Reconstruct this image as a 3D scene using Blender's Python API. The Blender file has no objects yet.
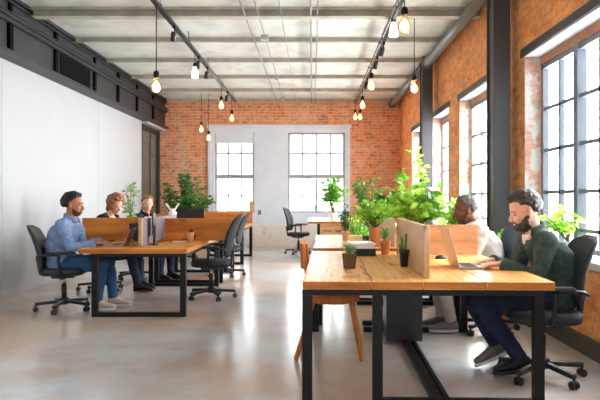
import bpy, math, random
from mathutils import Vector, Matrix, Euler, noise
PI = math.pi
R = math.radians
SC = bpy.context.scene
COL = SC.collection

# ------------------------------------------------------------------ camera, world, light, exposure
cam_d = bpy.data.cameras.new('camera'); cam = bpy.data.objects.new('camera', cam_d); COL.objects.link(cam)
cam.location = (0, 0, 1.27); cam.rotation_euler = (PI/2, 0, 0)
cam_d.sensor_width = 36; cam_d.lens = 36; cam_d.shift_x = -13/600; cam_d.shift_y = -2/600
cam_d.clip_end = 200
SC.camera = cam
SC.view_settings.view_transform = 'Standard'; SC.view_settings.look = 'None'
SC.view_settings.gamma = 1; SC.view_settings.use_curve_mapping = False
SC.view_settings.exposure = 1.45
w = bpy.data.worlds.new('world'); SC.world = w; w.use_nodes = True
bg = w.node_tree.nodes['Background']; bg.inputs[0].default_value = (0.88, 0.95, 1.0, 1); bg.inputs[1].default_value = 3.1
# daylight outside the back and right windows; the rest of the building behind the camera is dimmer
_tc = w.node_tree.nodes.new('ShaderNodeTexCoord'); _sp = w.node_tree.nodes.new('ShaderNodeSeparateXYZ'); _mr = w.node_tree.nodes.new('ShaderNodeMapRange')
_mr.interpolation_type = 'SMOOTHSTEP'; _mr.inputs['From Min'].default_value = -.55; _mr.inputs['From Max'].default_value = 0.05
_mr.inputs['To Min'].default_value = .5; _mr.inputs['To Max'].default_value = 7.5
w.node_tree.links.new(_tc.outputs['Generated'], _sp.inputs[0]); w.node_tree.links.new(_sp.outputs[1], _mr.inputs['Value']); w.node_tree.links.new(_mr.outputs[0], bg.inputs[1])
SC.cycles.use_denoising = True
SC.cycles.max_bounces = 10; SC.cycles.diffuse_bounces = 7; SC.cycles.transparent_max_bounces = 16
SC.cycles.sample_clamp_indirect = 8

def portal(loc, rot, sx, sy):
    l = bpy.data.lights.new('window_portal', 'AREA'); l.shape = 'RECTANGLE'; l.size = sx; l.size_y = sy
    l.cycles.is_portal = True
    o = bpy.data.objects.new('window_portal', l); COL.objects.link(o); o.location = loc; o.rotation_euler = rot

# ------------------------------------------------------------------ room numbers (metres)
XL, XR, YB, YN, ZC = -3.94, 2.22, 15.4, -0.3, 3.79
WINR = [(3.75, 6.30), (7.60, 9.10), (9.80, 11.12), (12.05, 13.45), (0.0, 2.3)]   # right wall openings (y0, y1)
WZ0, WZ1 = 0.74, 2.76
WINB = [(-2.52, -1.51), (-0.64, 0.82)]
BZ0, BZ1 = 0.89, 2.95
for (a, b) in WINR:
    portal((XR+0.33, (a+b)/2, (WZ0+WZ1)/2), (0, R(90), 0), WZ1-WZ0, b-a)
for (a, b) in WINB:
    portal(((a+b)/2, YB+0.30, (BZ0+BZ1)/2), (R(-90), 0, 0), b-a, BZ1-BZ0)
def daylight(loc, rot, sx, sy, radiance, col=(1, .97, .93)):
    l = bpy.data.lights.new('window_daylight', 'AREA'); l.shape = 'RECTANGLE'; l.size = sx; l.size_y = sy
    l.energy = radiance*PI*sx*sy; l.color = col
    o = bpy.data.objects.new('window_daylight', l); COL.objects.link(o); o.location = loc; o.rotation_euler = rot
daylight((XR+1.8, 4.2, 2.4), (0, R(90), 0), 3.6, 4.2, 1.5, (.95, .98, 1))
daylight((XR+1.8, 10.9, 2.4), (0, R(90), 0), 3.6, 8.6, 13, (.95, .98, 1))
for (a, b) in WINB: daylight(((a+b)/2, YB+.7, 2.0), (R(-90), 0, 0), b-a+.3, 2.4, 9, (.97, .98, 1))
portal(((XL+XR)/2, YN, ZC/2), (R(90), 0, 0), XR-XL, ZC)

# ------------------------------------------------------------------ materials
def mat(name):
    m = bpy.data.materials.new(name); m.use_nodes = True
    nt = m.node_tree; b = nt.nodes['Principled BSDF']
    return m, nt, b
def lin(c):
    return tuple(((v/12.92) if v <= .04045 else ((v+.055)/1.055)**2.4) for v in c)
def rgb(r, g, b): return lin((r/255, g/255, b/255)) + (1,)
def N(nt, t, **kw):
    n = nt.nodes.new(t)
    for k, v in kw.items():
        if hasattr(n, k): setattr(n, k, v)
    return n
def ramp(nt, fac, stops):
    r = nt.nodes.new('ShaderNodeValToRGB'); e = r.color_ramp.elements
    while len(e) < len(stops): e.new(.5)
    for i, (p, c) in enumerate(stops): e[i].position = p; e[i].color = c
    nt.links.new(fac, r.inputs[0]); return r.outputs[0]
def noise_n(nt, scale, detail=4, vec=None, rough=.55):
    n = nt.nodes.new('ShaderNodeTexNoise'); n.inputs['Scale'].default_value = scale; n.inputs['Detail'].default_value = detail
    n.inputs['Roughness'].default_value = rough
    if vec is not None: nt.links.new(vec, n.inputs['Vector'])
    return n
def objvec(nt, scale=(1, 1, 1), rot=(0, 0, 0)):
    tc = nt.nodes.new('ShaderNodeTexCoord'); mp = nt.nodes.new('ShaderNodeMapping')
    mp.inputs['Scale'].default_value = scale; mp.inputs['Rotation'].default_value = rot
    nt.links.new(tc.outputs['Object'], mp.inputs[0]); return mp.outputs[0]
def bump(nt, b, h, strength=.3, dist=.01):
    bp = nt.nodes.new('ShaderNodeBump'); bp.inputs['Strength'].default_value = strength; bp.inputs['Distance'].default_value = dist
    nt.links.new(h, bp.inputs['Height']); nt.links.new(bp.outputs[0], b.inputs['Normal'])
def mixc(nt, fac, a, b_, mode='MIX'):
    m = nt.nodes.new('ShaderNodeMix'); m.data_type = 'RGBA'; m.blend_type = mode
    for s, v in ((m.inputs[0], fac), (m.inputs[6], a), (m.inputs[7], b_)):
        if hasattr(v, 'is_linked'): nt.links.new(v, s)
        else: s.default_value = v
    return m.outputs[2]

def plain(name, c, rough=.5, metal=0, var=.12, nscale=6, spec=.5, bumps=0):
    m, nt, b = mat(name)
    n = noise_n(nt, nscale, 4, objvec(nt))
    d = tuple(max(0, v*(1-var)) for v in c[:3])+(1,); l = tuple(min(1, v*(1+var)) for v in c[:3])+(1,)
    nt.links.new(ramp(nt, n.outputs[0], [(.3, d), (.7, l)]), b.inputs['Base Color'])
    b.inputs['Roughness'].default_value = rough; b.inputs['Metallic'].default_value = metal
    b.inputs['Specular IOR Level'].default_value = spec
    if bumps:
        n2 = noise_n(nt, 90, 3, objvec(nt)); bump(nt, b, n2.outputs[0], bumps, .003)
    return m
def wood(name, c1, c2, c3, axis='y', scale=1.0, rough=.45, plank=None):
    m, nt, b = mat(name)
    s = {'x': (1.0, 6, 6), 'y': (6, 1.0, 6), 'z': (6, 6, 1.0)}[axis]
    v = objvec(nt, tuple(k*scale for k in s))
    n = noise_n(nt, 1.1, 6, v, .6)
    wv = nt.nodes.new('ShaderNodeTexWave'); wv.inputs['Scale'].default_value = .9; wv.inputs['Distortion'].default_value = 7
    wv.inputs['Detail'].default_value = 3; wv.bands_direction = {'x': 'Y', 'y': 'X', 'z': 'X'}[axis]
    nt.links.new(v, wv.inputs['Vector'])
    mx = nt.nodes.new('ShaderNodeMath'); mx.operation = 'MULTIPLY_ADD'; mx.inputs[1].default_value = .12
    nt.links.new(wv.outputs[0], mx.inputs[0]); 
    m2 = nt.nodes.new('ShaderNodeMath'); m2.operation = 'MULTIPLY'; m2.inputs[1].default_value = .90
    nt.links.new(n.outputs[0], m2.inputs[0]); nt.links.new(m2.outputs[0], mx.inputs[2])
    col = ramp(nt, mx.outputs[0], [(.28, c1), (.52, c2), (.78, c3)])
    vk = objvec(nt, {'x': (2, 5, 5), 'y': (5, 2, 5), 'z': (5, 5, 2)}[axis])
    kn = noise_n(nt, 1.3, 2, vk)
    col = mixc(nt, ramp(nt, kn.outputs[0], [(.63, (0, 0, 0, 1)), (.70, (.75, .75, .75, 1))]), col, tuple(v*.45 for v in c1[:3])+(1,))
    nt.links.new(col, b.inputs['Base Color']); b.inputs['Roughness'].default_value = rough; b.inputs['Specular IOR Level'].default_value = .25
    bump(nt, b, mx.outputs[0], .25, .004)
    return m
def brick(name, swap, cols, mortar, paint=None, rough=.85):
    """swap: 'xz' for a wall along x, 'yz' for a wall along y"""
    m, nt, b = mat(name)
    tc = nt.nodes.new('ShaderNodeTexCoord'); sp = nt.nodes.new('ShaderNodeSeparateXYZ'); cb = nt.nodes.new('ShaderNodeCombineXYZ')
    nt.links.new(tc.outputs['Object'], sp.inputs[0])
    nt.links.new(sp.outputs[0 if swap == 'xz' else 1], cb.inputs[0]); nt.links.new(sp.outputs[2], cb.inputs[1])
    dn = noise_n(nt, 3, 2, tc.outputs['Object'])
    vm = nt.nodes.new('ShaderNodeVectorMath'); vm.operation = 'MULTIPLY_ADD'; vm.inputs[1].default_value = (.07, .045, 0)
    nt.links.new(dn.outputs['Color'], vm.inputs[0]); nt.links.new(cb.outputs[0], vm.inputs[2])
    br = nt.nodes.new('ShaderNodeTexBrick'); nt.links.new(vm.outputs[0], br.inputs['Vector'])
    br.inputs['Scale'].default_value = 1; br.inputs['Brick Width'].default_value = .225; br.inputs['Row Height'].default_value = .078
    br.inputs['Mortar Size'].default_value = .009; br.inputs['Mortar Smooth'].default_value = .3; br.inputs['Bias'].default_value = -.1
    br.inputs['Color1'].default_value = cols[0]; br.inputs['Color2'].default_value = cols[1]; br.inputs['Mortar'].default_value = mortar
    big = noise_n(nt, 7, 5, tc.outputs['Object'], .7)
    c = mixc(nt, ramp(nt, big.outputs[0], [(.35, (0, 0, 0, 1)), (.72, (1, 1, 1, 1))]), br.outputs[0], cols[2])
    # mortar smears and lime bloom
    sm = noise_n(nt, 2.3, 6, tc.outputs['Object'], .75)
    c = mixc(nt, ramp(nt, sm.outputs[0], [(.44, (0, 0, 0, 1)), (.70, (.7, .7, .7, 1))]), c, mortar)
    fn = noise_n(nt, 16, 4, tc.outputs['Object'], .7)
    c = mixc(nt, ramp(nt, fn.outputs[0], [(.28, (.6, .6, .6, 1)), (.46, (0, 0, 0, 1))]), c, tuple(v*.38 for v in cols[1][:3])+(1,))
    if paint:
        pn = noise_n(nt, paint[1], 5, tc.outputs['Object'], .6)
        c = mixc(nt, ramp(nt, pn.outputs[0], [(paint[2], (1, 1, 1, 1)), (paint[2]+.06, (0, 0, 0, 1))]), c, paint[0])
    nt.links.new(c, b.inputs['Base Color']); b.inputs['Roughness'].default_value = rough
    inv = nt.nodes.new('ShaderNodeMath'); inv.operation = 'SUBTRACT'; inv.inputs[0].default_value = 1
    nt.links.new(br.outputs['Fac'], inv.inputs[1]); bump(nt, b, inv.outputs[0], .5, .008)
    return m
def emis(name, c, s):
    m, nt, b = mat(name)
    b.inputs['Base Color'].default_value = c; b.inputs['Emission Color'].default_value = c; b.inputs['Emission Strength'].default_value = s
    return m
def glassy(name, tint=(1, 1, 1, 1), refl=.08):
    m, nt, b = mat(name); nt.nodes.remove(b)
    t = nt.nodes.new('ShaderNodeBsdfTransparent'); t.inputs[0].default_value = tint
    g = nt.nodes.new('ShaderNodeBsdfGlossy'); g.inputs['Roughness'].default_value = .03
    mx = nt.nodes.new('ShaderNodeMixShader'); mx.inputs[0].default_value = refl
    nt.links.new(t.outputs[0], mx.inputs[1]); nt.links.new(g.outputs[0], mx.inputs[2])
    nt.links.new(mx.outputs[0], nt.nodes['Material Output'].inputs[0]); return m
def leafmat(name, c1, c2):
    m, nt, b = mat(name)
    n = noise_n(nt, 9, 2, objvec(nt)); c = ramp(nt, n.outputs[0], [(.35, c1), (.65, c2)])
    nt.links.new(c, b.inputs['Base Color']); b.inputs['Roughness'].default_value = .4
    tr = nt.nodes.new('ShaderNodeBsdfTranslucent'); nt.links.new(c, tr.inputs[0])
    mx = nt.nodes.new('ShaderNodeMixShader'); mx.inputs[0].default_value = .55
    nt.links.new(b.outputs[0], mx.inputs[1]); nt.links.new(tr.outputs[0], mx.inputs[2])
    nt.links.new(mx.outputs[0], nt.nodes['Material Output'].inputs[0]); return m

M = {}
M['white_wall'] = plain('white_wall', rgb(178, 180, 182), .6, var=.02, nscale=2)
M['plaster'] = plain('plaster', rgb(216, 224, 234), .7, var=.05, nscale=3, bumps=.1)
M['steel'] = plain('steel', rgb(36, 38, 40), .5, var=.15, nscale=3)
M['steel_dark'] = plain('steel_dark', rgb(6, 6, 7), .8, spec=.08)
M['frame'] = plain('window_frame_paint', rgb(112, 119, 130), .45, var=.08)
M['bar_grey'] = plain('back_bar_paint', rgb(168, 172, 176), .5, var=.03)
M['frame_grey'] = plain('back_frame_paint', rgb(160, 166, 170), .5, var=.08)
M['column'] = plain('column_paint', rgb(60, 58, 60), .5, var=.1, nscale=2)
M['pipe'] = plain('pipe_paint', rgb(112, 114, 112), .4, var=.12)
M['joist'] = plain('joist', rgb(176, 172, 158), .7, var=.2, nscale=5)
M['track'] = plain('track', rgb(34, 34, 36), .4, .3)
M['black_metal'] = plain('black_metal', rgb(17, 18, 20), .5, var=.15, spec=.25)
M['black_plastic'] = plain('black_plastic', rgb(28, 29, 32), .4, var=.1)
M['black_fabric'] = plain('black_fabric', rgb(40, 42, 46), .8, var=.2, nscale=30, bumps=.3)
M['blue_fabric'] = plain('blue_fabric', rgb(62, 72, 92), .8, var=.15, nscale=30, bumps=.3)
M['black_leather'] = plain('black_leather', rgb(36, 40, 40), .45, var=.15, nscale=12, bumps=.2)
M['chrome'] = plain('chrome', rgb(190, 190, 195), .2, 1)
M['alu'] = plain('aluminium', rgb(158, 146, 134), .4, .4, var=.04)
M['keys'] = plain('keys', rgb(52, 50, 50), .6)
M['cap_brown'] = plain('lintel_timber', rgb(170, 116, 86), .7, var=.2, nscale=8)
M['sill'] = plain('sill_stone', rgb(206, 208, 200), .6, var=.08)
M['baseboard'] = plain('baseboard_paint', rgb(74, 68, 62), .5, var=.1)
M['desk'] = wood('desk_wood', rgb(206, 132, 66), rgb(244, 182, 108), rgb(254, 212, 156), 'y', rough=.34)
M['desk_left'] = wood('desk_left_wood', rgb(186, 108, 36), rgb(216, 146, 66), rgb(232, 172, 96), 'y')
M['shaded_end_grain'] = wood('shaded_end_grain_wood', rgb(140, 72, 22), rgb(190, 112, 44), rgb(214, 142, 70), 'x', 1.2)  # darker than the top: front edge shade is painted into this colour
M['divider'] = wood('divider_wood', rgb(166, 88, 28), rgb(214, 130, 52), rgb(234, 158, 78), 'x')
M['divider_light'] = wood('divider_light_wood', rgb(168, 122, 80), rgb(206, 164, 120), rgb(226, 192, 150), 'y', .8)
M['divider_cross'] = wood('divider_cross_wood', rgb(150, 100, 62), rgb(196, 146, 104), rgb(216, 178, 138), 'x', .8)
M['chair_wood'] = wood('chair_wood', rgb(150, 84, 34), rgb(186, 112, 52), rgb(204, 136, 74), 'z', 2)
M['grey_felt'] = plain('grey_felt', rgb(128, 118, 120), .9, var=.08, nscale=60)
M['terracotta'] = plain('terracotta', rgb(206, 128, 74), .7, var=.1)
M['terracotta_light'] = plain('terracotta_light', rgb(228, 176, 140), .7, var=.08)
M['brown_pot'] = plain('brown_pot', rgb(96, 62, 44), .5, var=.15)
M['black_pot'] = plain('black_pot', rgb(44, 38, 34), .5)
M['white_pot'] = plain('white_pot', rgb(232, 230, 224), .5, var=.03)
M['soil'] = plain('soil', rgb(56, 42, 32), .95, var=.3, nscale=60)
M['stem'] = plain('stem', rgb(104, 110, 60), .7, var=.2)
M['bark'] = plain('bark', rgb(110, 84, 58), .8, var=.2)
M['leaf_bright'] = leafmat('leaf_bright', rgb(116, 184, 44), rgb(196, 230, 96))
M['leaf_mid'] = leafmat('leaf_mid', rgb(78, 146, 40), rgb(144, 200, 74))
M['leaf_dark'] = leafmat('leaf_dark', rgb(34, 88, 32), rgb(84, 146, 54))
M['leaf_pale'] = leafmat('leaf_pale', rgb(126, 156, 104), rgb(176, 204, 140))
M['cactus'] = plain('cactus', rgb(86, 120, 60), .6, var=.2, nscale=20)
M['dimming_glass'] = glassy('dimming_glass', (.60, .61, .62, 1), .03)  # grey tint added to dim the overbright outside, lower back panes
M['dimming_pane'] = glassy('dimming_pane', (.40, .405, .41, 1), .03)  # darker tint for the upper panes, dimming the daylight behind them more
M['glass'] = glassy('glass', (1, 1, 1, 1), .04)
M['dark_glass'] = glassy('dark_glass', rgb(170, 176, 170), .10)
M['lit_door_glass'] = plain('lit_door_glass', rgb(112, 116, 108), .12, var=.25, nscale=1.5, spec=.6); M['lit_door_glass'].node_tree.nodes['Principled BSDF'].inputs['Alpha'].default_value = .75  # pane colour stands in for light from the space behind the door
M['paper'] = plain('paper', rgb(240, 238, 232), .8, var=.02)
M['bulb_glass'] = glassy('bulb_glass', (1, .86, .62, 1), .08)
M['bulb_clear'] = glassy('bulb_clear', (.95, .93, .9, 1), .14)
M['filament'] = emis('filament', (1, .5, .16, 1), 60)
M['glow'] = emis('glow', (1, .56, .20, 1), 3.6)
M['frosted_glow'] = emis('frosted_glow', (1, .9, .78, 1), 1.2)  # white unlit bulbs: a glow is put into their glass
M['brick_back'] = brick('brick_back', 'xz', (rgb(228, 132, 80), rgb(158, 70, 40), rgb(240, 174, 126)), rgb(224, 196, 170))
M['brick_right'] = brick('brick_right', 'yz', (rgb(255, 160, 82), rgb(212, 94, 38), rgb(255, 180, 108)), rgb(190, 140, 98))
M['brick_reveal'] = brick('brick_reveal', 'xz', (rgb(190, 112, 84), rgb(170, 88, 62), rgb(196, 146, 120)), rgb(176, 166, 156), paint=(rgb(190, 187, 180), 3.5, .47))
M['brick_worn'] = brick('brick_worn', 'xz', (rgb(208, 150, 120), rgb(190, 130, 100), rgb(220, 180, 150)), rgb(226, 218, 206), paint=(rgb(232, 228, 220), 2.2, .55))

def make_floor():
    m, nt, b = mat('polished_concrete')
    v = objvec(nt)
    n1 = noise_n(nt, .7, 6, v, .65); n2 = noise_n(nt, 6, 5, v, .6); n3 = noise_n(nt, 40, 3, v)
    c = ramp(nt, n1.outputs[0], [(.30, rgb(176, 174, 170)), (.50, rgb(196, 198, 200)), (.72, rgb(210, 215, 220))])
    c = mixc(nt, ramp(nt, n2.outputs[0], [(.35, (.0, .0, .0, 1)), (.75, (.25, .25, .25, 1))]), c, rgb(212, 217, 222))
    c = mixc(nt, ramp(nt, n3.outputs[0], [(.3, (.05, .05, .05, 1)), (.6, (0, 0, 0, 1))]), c, rgb(120, 114, 106))
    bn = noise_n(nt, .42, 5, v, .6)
    c = mixc(nt, ramp(nt, bn.outputs[0], [(.40, (0, 0, 0, 1)), (.58, (.75, .75, .75, 1))]), c, rgb(186, 152, 120))  # brown patches: reflections of wood and brick painted into the floor colour
    nt.links.new(c, b.inputs['Base Color'])
    rr = ramp(nt, n2.outputs[0], [(.3, (.17, .17, .17, 1)), (.75, (.24, .24, .24, 1))]); nt.links.new(rr, b.inputs['Roughness'])
    b.inputs['Specular IOR Level'].default_value = .6
    bump(nt, b, n1.outputs[0], .04, .01)
    return m
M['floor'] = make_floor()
def make_ceiling():
    m, nt, b = mat('board_marked_concrete')
    v = objvec(nt, (1, 1, 1))
    n1 = noise_n(nt, 1.6, 7, v, .7)
    n2 = noise_n(nt, 1.0, 5, objvec(nt, (.8, 14, 1)), .6)
    c = ramp(nt, n1.outputs[0], [(.28, rgb(176, 177, 168)), (.5, rgb(208, 210, 202)), (.75, rgb(222, 223, 218))])
    c = mixc(nt, ramp(nt, n2.outputs[0], [(.30, (.5, .5, .5, 1)), (.48, (0, 0, 0, 1))]), c, rgb(204, 202, 192))
    st = noise_n(nt, .55, 4, v, .7)
    c = mixc(nt, ramp(nt, st.outputs[0], [(.60, (0, 0, 0, 1)), (.74, (.5, .5, .5, 1))]), c, rgb(176, 136, 110))
    nt.links.new(c, b.inputs['Base Color']); b.inputs['Roughness'].default_value = .85
    bump(nt, b, n1.outputs[0], .4, .02); return m
M['ceiling'] = make_ceiling()

def cloth(name, c, var=.15, nscale=12):
    return plain(name, c, .85, var=var, nscale=nscale, bumps=.25, spec=.25)
def skinmat(name, c):
    m = plain(name, c, .5, var=.06, nscale=14, spec=.35)
    b = m.node_tree.nodes['Principled BSDF']
    b.inputs['Subsurface Weight'].default_value = .08; b.inputs['Subsurface Radius'].default_value = (.02, .008, .004); b.inputs['Subsurface Scale'].default_value = .3
    return m

# ------------------------------------------------------------------ mesh builder
class MB:
    def __init__(s): s.v = []; s.f = []
    def add(s, vs, fs):
        o = len(s.v); s.v += [tuple(v) for v in vs]; s.f += [tuple(i+o for i in f) for f in fs]; return s
    def box(s, x0, x1, y0, y1, z0, z1):
        return s.add([(x, y, z) for z in (z0, z1) for y in (y0, y1) for x in (x0, x1)],
                     [(0, 2, 3, 1), (4, 5, 7, 6), (0, 1, 5, 4), (2, 6, 7, 3), (0, 4, 6, 2), (1, 3, 7, 5)])
    def obox(s, c, size, rot=(0, 0, 0)):
        m = Matrix.Translation(c) @ Euler(rot).to_matrix().to_4x4()
        h = [k/2 for k in size]; b = MB().box(-h[0], h[0], -h[1], h[1], -h[2], h[2])
        return s.add([m @ Vector(v) for v in b.v], b.f)
    def bar(s, a, b, wx, wy, up=(0, 0, 1)):
        a = Vector(a); b = Vector(b); t = (b-a).normalized(); u = Vector(up)
        if abs(t.dot(u)) > .98: u = Vector((1, 0, 0))
        si = t.cross(u).normalized(); u = si.cross(t)
        vs = [p+si*(sx*wx/2)+u*(sy*wy/2) for p in (a, b) for sx, sy in ((-1, -1), (1, -1), (1, 1), (-1, 1))]
        return s.add(vs, [(0, 1, 2, 3), (7, 6, 5, 4), (0, 4, 5, 1), (1, 5, 6, 2), (2, 6, 7, 3), (3, 7, 4, 0)])
    def rings(s, rs, cap=True):
        n = len(rs[0]); o = len(s.v)
        for r in rs: s.v += [tuple(v) for v in r]
        for k in range(len(rs)-1):
            for i in range(n):
                a = o+k*n+i; b = o+k*n+(i+1) % n; s.f.append((a, b, b+n, a+n))
        if cap: s.f.append(tuple(o+i for i in reversed(range(n)))); s.f.append(tuple(o+(len(rs)-1)*n+i for i in range(n)))
        return s
    def tube(s, pts, rad, n=10, flat=1.0, up=(0, 0, 1)):
        """circular/elliptic sweep; flat scales the section along 'up'"""
        P = [Vector(p) for p in pts]; rs = []
        if not hasattr(rad, '__len__'): rad = [rad]*len(P)
        u = None
        for i, p in enumerate(P):
            t = (P[min(i+1, len(P)-1)]-P[max(i-1, 0)]).normalized()
            if u is None:
                u = Vector(up)
                if abs(t.dot(u)) > .95: u = Vector((1, 0, 0)) if abs(t.x) < .9 else Vector((0, 1, 0))
            si = t.cross(u).normalized(); u = si.cross(t).normalized()
            rs.append([p+si*math.cos(2*PI*k/n)*rad[i]+u*math.sin(2*PI*k/n)*rad[i]*flat for k in range(n)])
        return s.rings(rs)
    def ell(s, c, r, rot=None, n=14, m=9):
        c = Vector(c); E = Euler(rot).to_matrix() if rot else Matrix.Identity(3)
        if not hasattr(r, '__len__'): r = (r, r, r)
        o = len(s.v); V = [c+E @ Vector((0, 0, -r[2]))]
        for j in range(1, m):
            a = -PI/2+PI*j/m
            V += [c+E @ Vector((r[0]*math.cos(a)*math.cos(2*PI*k/n), r[1]*math.cos(a)*math.sin(2*PI*k/n), r[2]*math.sin(a))) for k in range(n)]
        V.append(c+E @ Vector((0, 0, r[2])))
        F = [(0, 1+(k+1) % n, 1+k) for k in range(n)]
        for j in range(m-2):
            for k in range(n):
                a = 1+j*n+k; b = 1+j*n+(k+1) % n; F.append((a, b, b+n, a+n))
        e = len(V)-1; F += [(e, 1+(m-2)*n+k, 1+(m-2)*n+(k+1) % n) for k in range(n)]
        return s.add(V, F)
    def lathe(s, prof, c=(0, 0, 0), n=24, sq=False):
        c = Vector(c)
        rs = [[c+Vector((r*math.cos(2*PI*(k+.5)/n), r*math.sin(2*PI*(k+.5)/n), z)) for k in range(n)] for r, z in prof]
        return s.rings(rs)
    def loft(s, secs, n=18, p=2.0):
        """secs: (cx, cy, cz, rx, ry) horizontal superellipse rings stacked in z"""
        rs = []
        for cx, cy, cz, rx, ry in secs:
            ring = []
            for k in range(n):
                a = 2*PI*k/n; ca, sa = math.cos(a), math.sin(a)
                ring.append((cx+rx*math.copysign(abs(ca)**(2/p), ca), cy+ry*math.copysign(abs(sa)**(2/p), sa), cz))
            rs.append(ring)
        return s.rings(rs)
    def loftx(s, secs, n=14, p=2.4):
        """secs: (cx, cy, cz, ry, rz) rings stacked along x"""
        rs = []
        for cx, cy, cz, ry, rz in secs:
            ring = []
            for k in range(n):
                a = 2*PI*k/n; ca, sa = math.cos(a), math.sin(a)
                ring.append((cx, cy+ry*math.copysign(abs(ca)**(2/p), ca), cz+rz*math.copysign(abs(sa)**(2/p), sa)))
            rs.append(ring)
        return s.rings(rs)
    def join(s, o, m=None):
        return s.add([(m @ Vector(v)) if m is not None else v for v in o.v], o.f)
    def build(s, name, m, parent=None, smooth=False, bevel=0, remesh=0, loc=None, rot=None, sub=0, disp=0, relax=0):
        me = bpy.data.meshes.new(name); me.from_pydata(s.v, [], s.f); me.update()
        me.materials.append(M[m] if isinstance(m, str) else m)
        if smooth: me.polygons.foreach_set('use_smooth', [True]*len(me.polygons))
        o = bpy.data.objects.new(name, me); COL.objects.link(o)
        if parent: o.parent = parent
        if loc: o.location = loc
        if rot: o.rotation_euler = rot
        if remesh:
            r = o.modifiers.new('r', 'REMESH'); r.mode = 'VOXEL'; r.voxel_size = remesh; r.use_smooth_shade = True
            sm = o.modifiers.new('s', 'SMOOTH'); sm.iterations = relax or 3; sm.factor = .6
            if disp:
                t = bpy.data.textures.new('folds', 'CLOUDS'); t.noise_scale = .09; t.noise_depth = 1
                d = o.modifiers.new('d', 'DISPLACE'); d.texture = t; d.strength = disp; d.mid_level = .5; d.texture_coords = 'LOCAL'
        if bevel:
            b = o.modifiers.new('b', 'BEVEL'); b.width = bevel; b.segments = 2; b.limit_method = 'ANGLE'; b.angle_limit = R(40)
        if sub:
            b = o.modifiers.new('u', 'SUBSURF'); b.levels = sub; b.render_levels = sub
        return o

def thing(name, label, cat, loc=(0, 0, 0), rz=0, group=None):
    o = bpy.data.objects.new(name, None); COL.objects.link(o); o.empty_display_size = .1
    o.location = loc; o.rotation_euler = (0, 0, rz); o['label'] = label; o['category'] = cat
    if group: o['group'] = group
    return o
def tag(o, label, cat, group=None):
    o['label'] = label; o['category'] = cat
    if group: o['group'] = group
    return o
def struct(o): o['kind'] = 'structure'; return o
def dup(o, loc=None, rz=None, label=None, group=None, parent=None):
    c = o.copy(); COL.objects.link(c)
    if parent: c.parent = parent
    if loc is not None: c.location = loc
    if rz is not None: c.rotation_euler = (0, 0, rz)
    if label: c['label'] = label
    if group: c['group'] = group
    for ch in list(o.children): dup(ch, parent=c)
    return c
def sempty(name):
    o = bpy.data.objects.new(name, None); COL.objects.link(o); o['kind'] = 'structure'; return o

# ------------------------------------------------------------------ room shell
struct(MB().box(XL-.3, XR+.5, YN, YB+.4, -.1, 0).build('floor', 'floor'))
struct(MB().box(XL-.3, XR+.5, YN, YB+.4, ZC, ZC+.15).build('ceiling', 'ceiling'))
T = .25
def wall_with_holes(ax, a0, a1, holes, z0, z1, zt, t0, t1):
    """ax: 'x' wall along x (t is y) or 'y' wall along y (t is x)"""
    m = MB()
    def bx(a, b, za, zb):
        if b-a < 1e-4: return
        if ax == 'x': m.box(a, b, t0, t1, za, zb)
        else: m.box(t0, t1, a, b, za, zb)
    cur = a0
    for (p, q) in sorted(holes):
        bx(cur, p, 0, zt); bx(p, q, 0, z0); bx(p, q, z1, zt); cur = q
    bx(cur, a1, 0, zt); return m
wall_with_holes('x', XL-.3, XR+T, [(a-.02, b+.02) for a, b in WINB], BZ0, BZ1, ZC, YB, YB+T)
wb = struct(wall_with_holes('x', XL-.3, XR+T, WINB, BZ0, BZ1, ZC, YB, YB+T).build('wall_back', 'brick_back'))
wr = struct(wall_with_holes('y', YN, YB, WINR, WZ0, WZ1, ZC, XR, XR+T).build('wall_right', 'brick_right'))
# painted plaster facing on the back wall, between and around the windows
PX0, PX1 = -2.66, .92
def facing(z0, z1, mt, nm, t=.02):
    m = MB(); cur = PX0
    for (p, q) in WINB:
        m.box(cur, p, YB-t, YB, z0, z1); 
        if z0 < BZ0: m.box(p, q, YB-t, YB, z0, min(z1, BZ0))
        if z1 > BZ1: m.box(p, q, YB-t, YB, BZ1, z1)
        cur = q
    m.box(cur, PX1, YB-t, YB, z0, z1)
    return struct(m.build(nm, mt))
facing(.62, 3.08, 'plaster', 'trim_1')
facing(0, .62, 'brick_worn', 'trim_2', .018)
struct(MB().box(PX0-.06, PX1+.06, YB-.07, YB, 3.06, 3.15).build('trim_3', 'plaster', bevel=.01))
for a, b, i in ((PX0-.03, PX0+.03, 4), (PX1-.03, PX1+.03, 5)):
    struct(MB().box(a, b, YB-.05, YB, BZ0-.1, 3.06).build('trim_%d' % i, 'plaster'))
# left wall: smooth white boards with a seam, wall steelwork above
m = MB(); ys = [YN, 4.3, 7.6, 11.0, 13.8]
for a, b in zip(ys, ys[1:]): m.box(XL-.1, XL, a+.004, b-.004, 0, 3.06)
struct(m.build('wall_left', 'white_wall', bevel=.003))
struct(MB().box(XL-.3, XL-.1, YN, 13.8, 0, ZC).build('wall_left_backing', 'steel_dark'))
bm = sempty('steel_wall_beam')
MB().box(-4.0, -3.80, YN, YB, 3.05, ZC).build('web', 'steel', bm)
m = MB(); m.box(-4.0, -3.70, YN, YB, 3.04, 3.09); m.box(-4.0, -3.72, YN, YB, ZC-.05, ZC-.005); m.box(-4.0, -3.74, YN, YB, 3.70, 3.72)
m.build('flange', 'steel', bm, bevel=.004)
m = MB(); m.box(-3.80, -3.70, YN, YB, 3.50, 3.53); m.box(-3.80, -3.74, YN, YB, 3.45, 3.50); m.box(-3.80, -3.73, YN, YB, 3.56, 3.575)
m.build('rail', 'steel', bm, bevel=.004)
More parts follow.
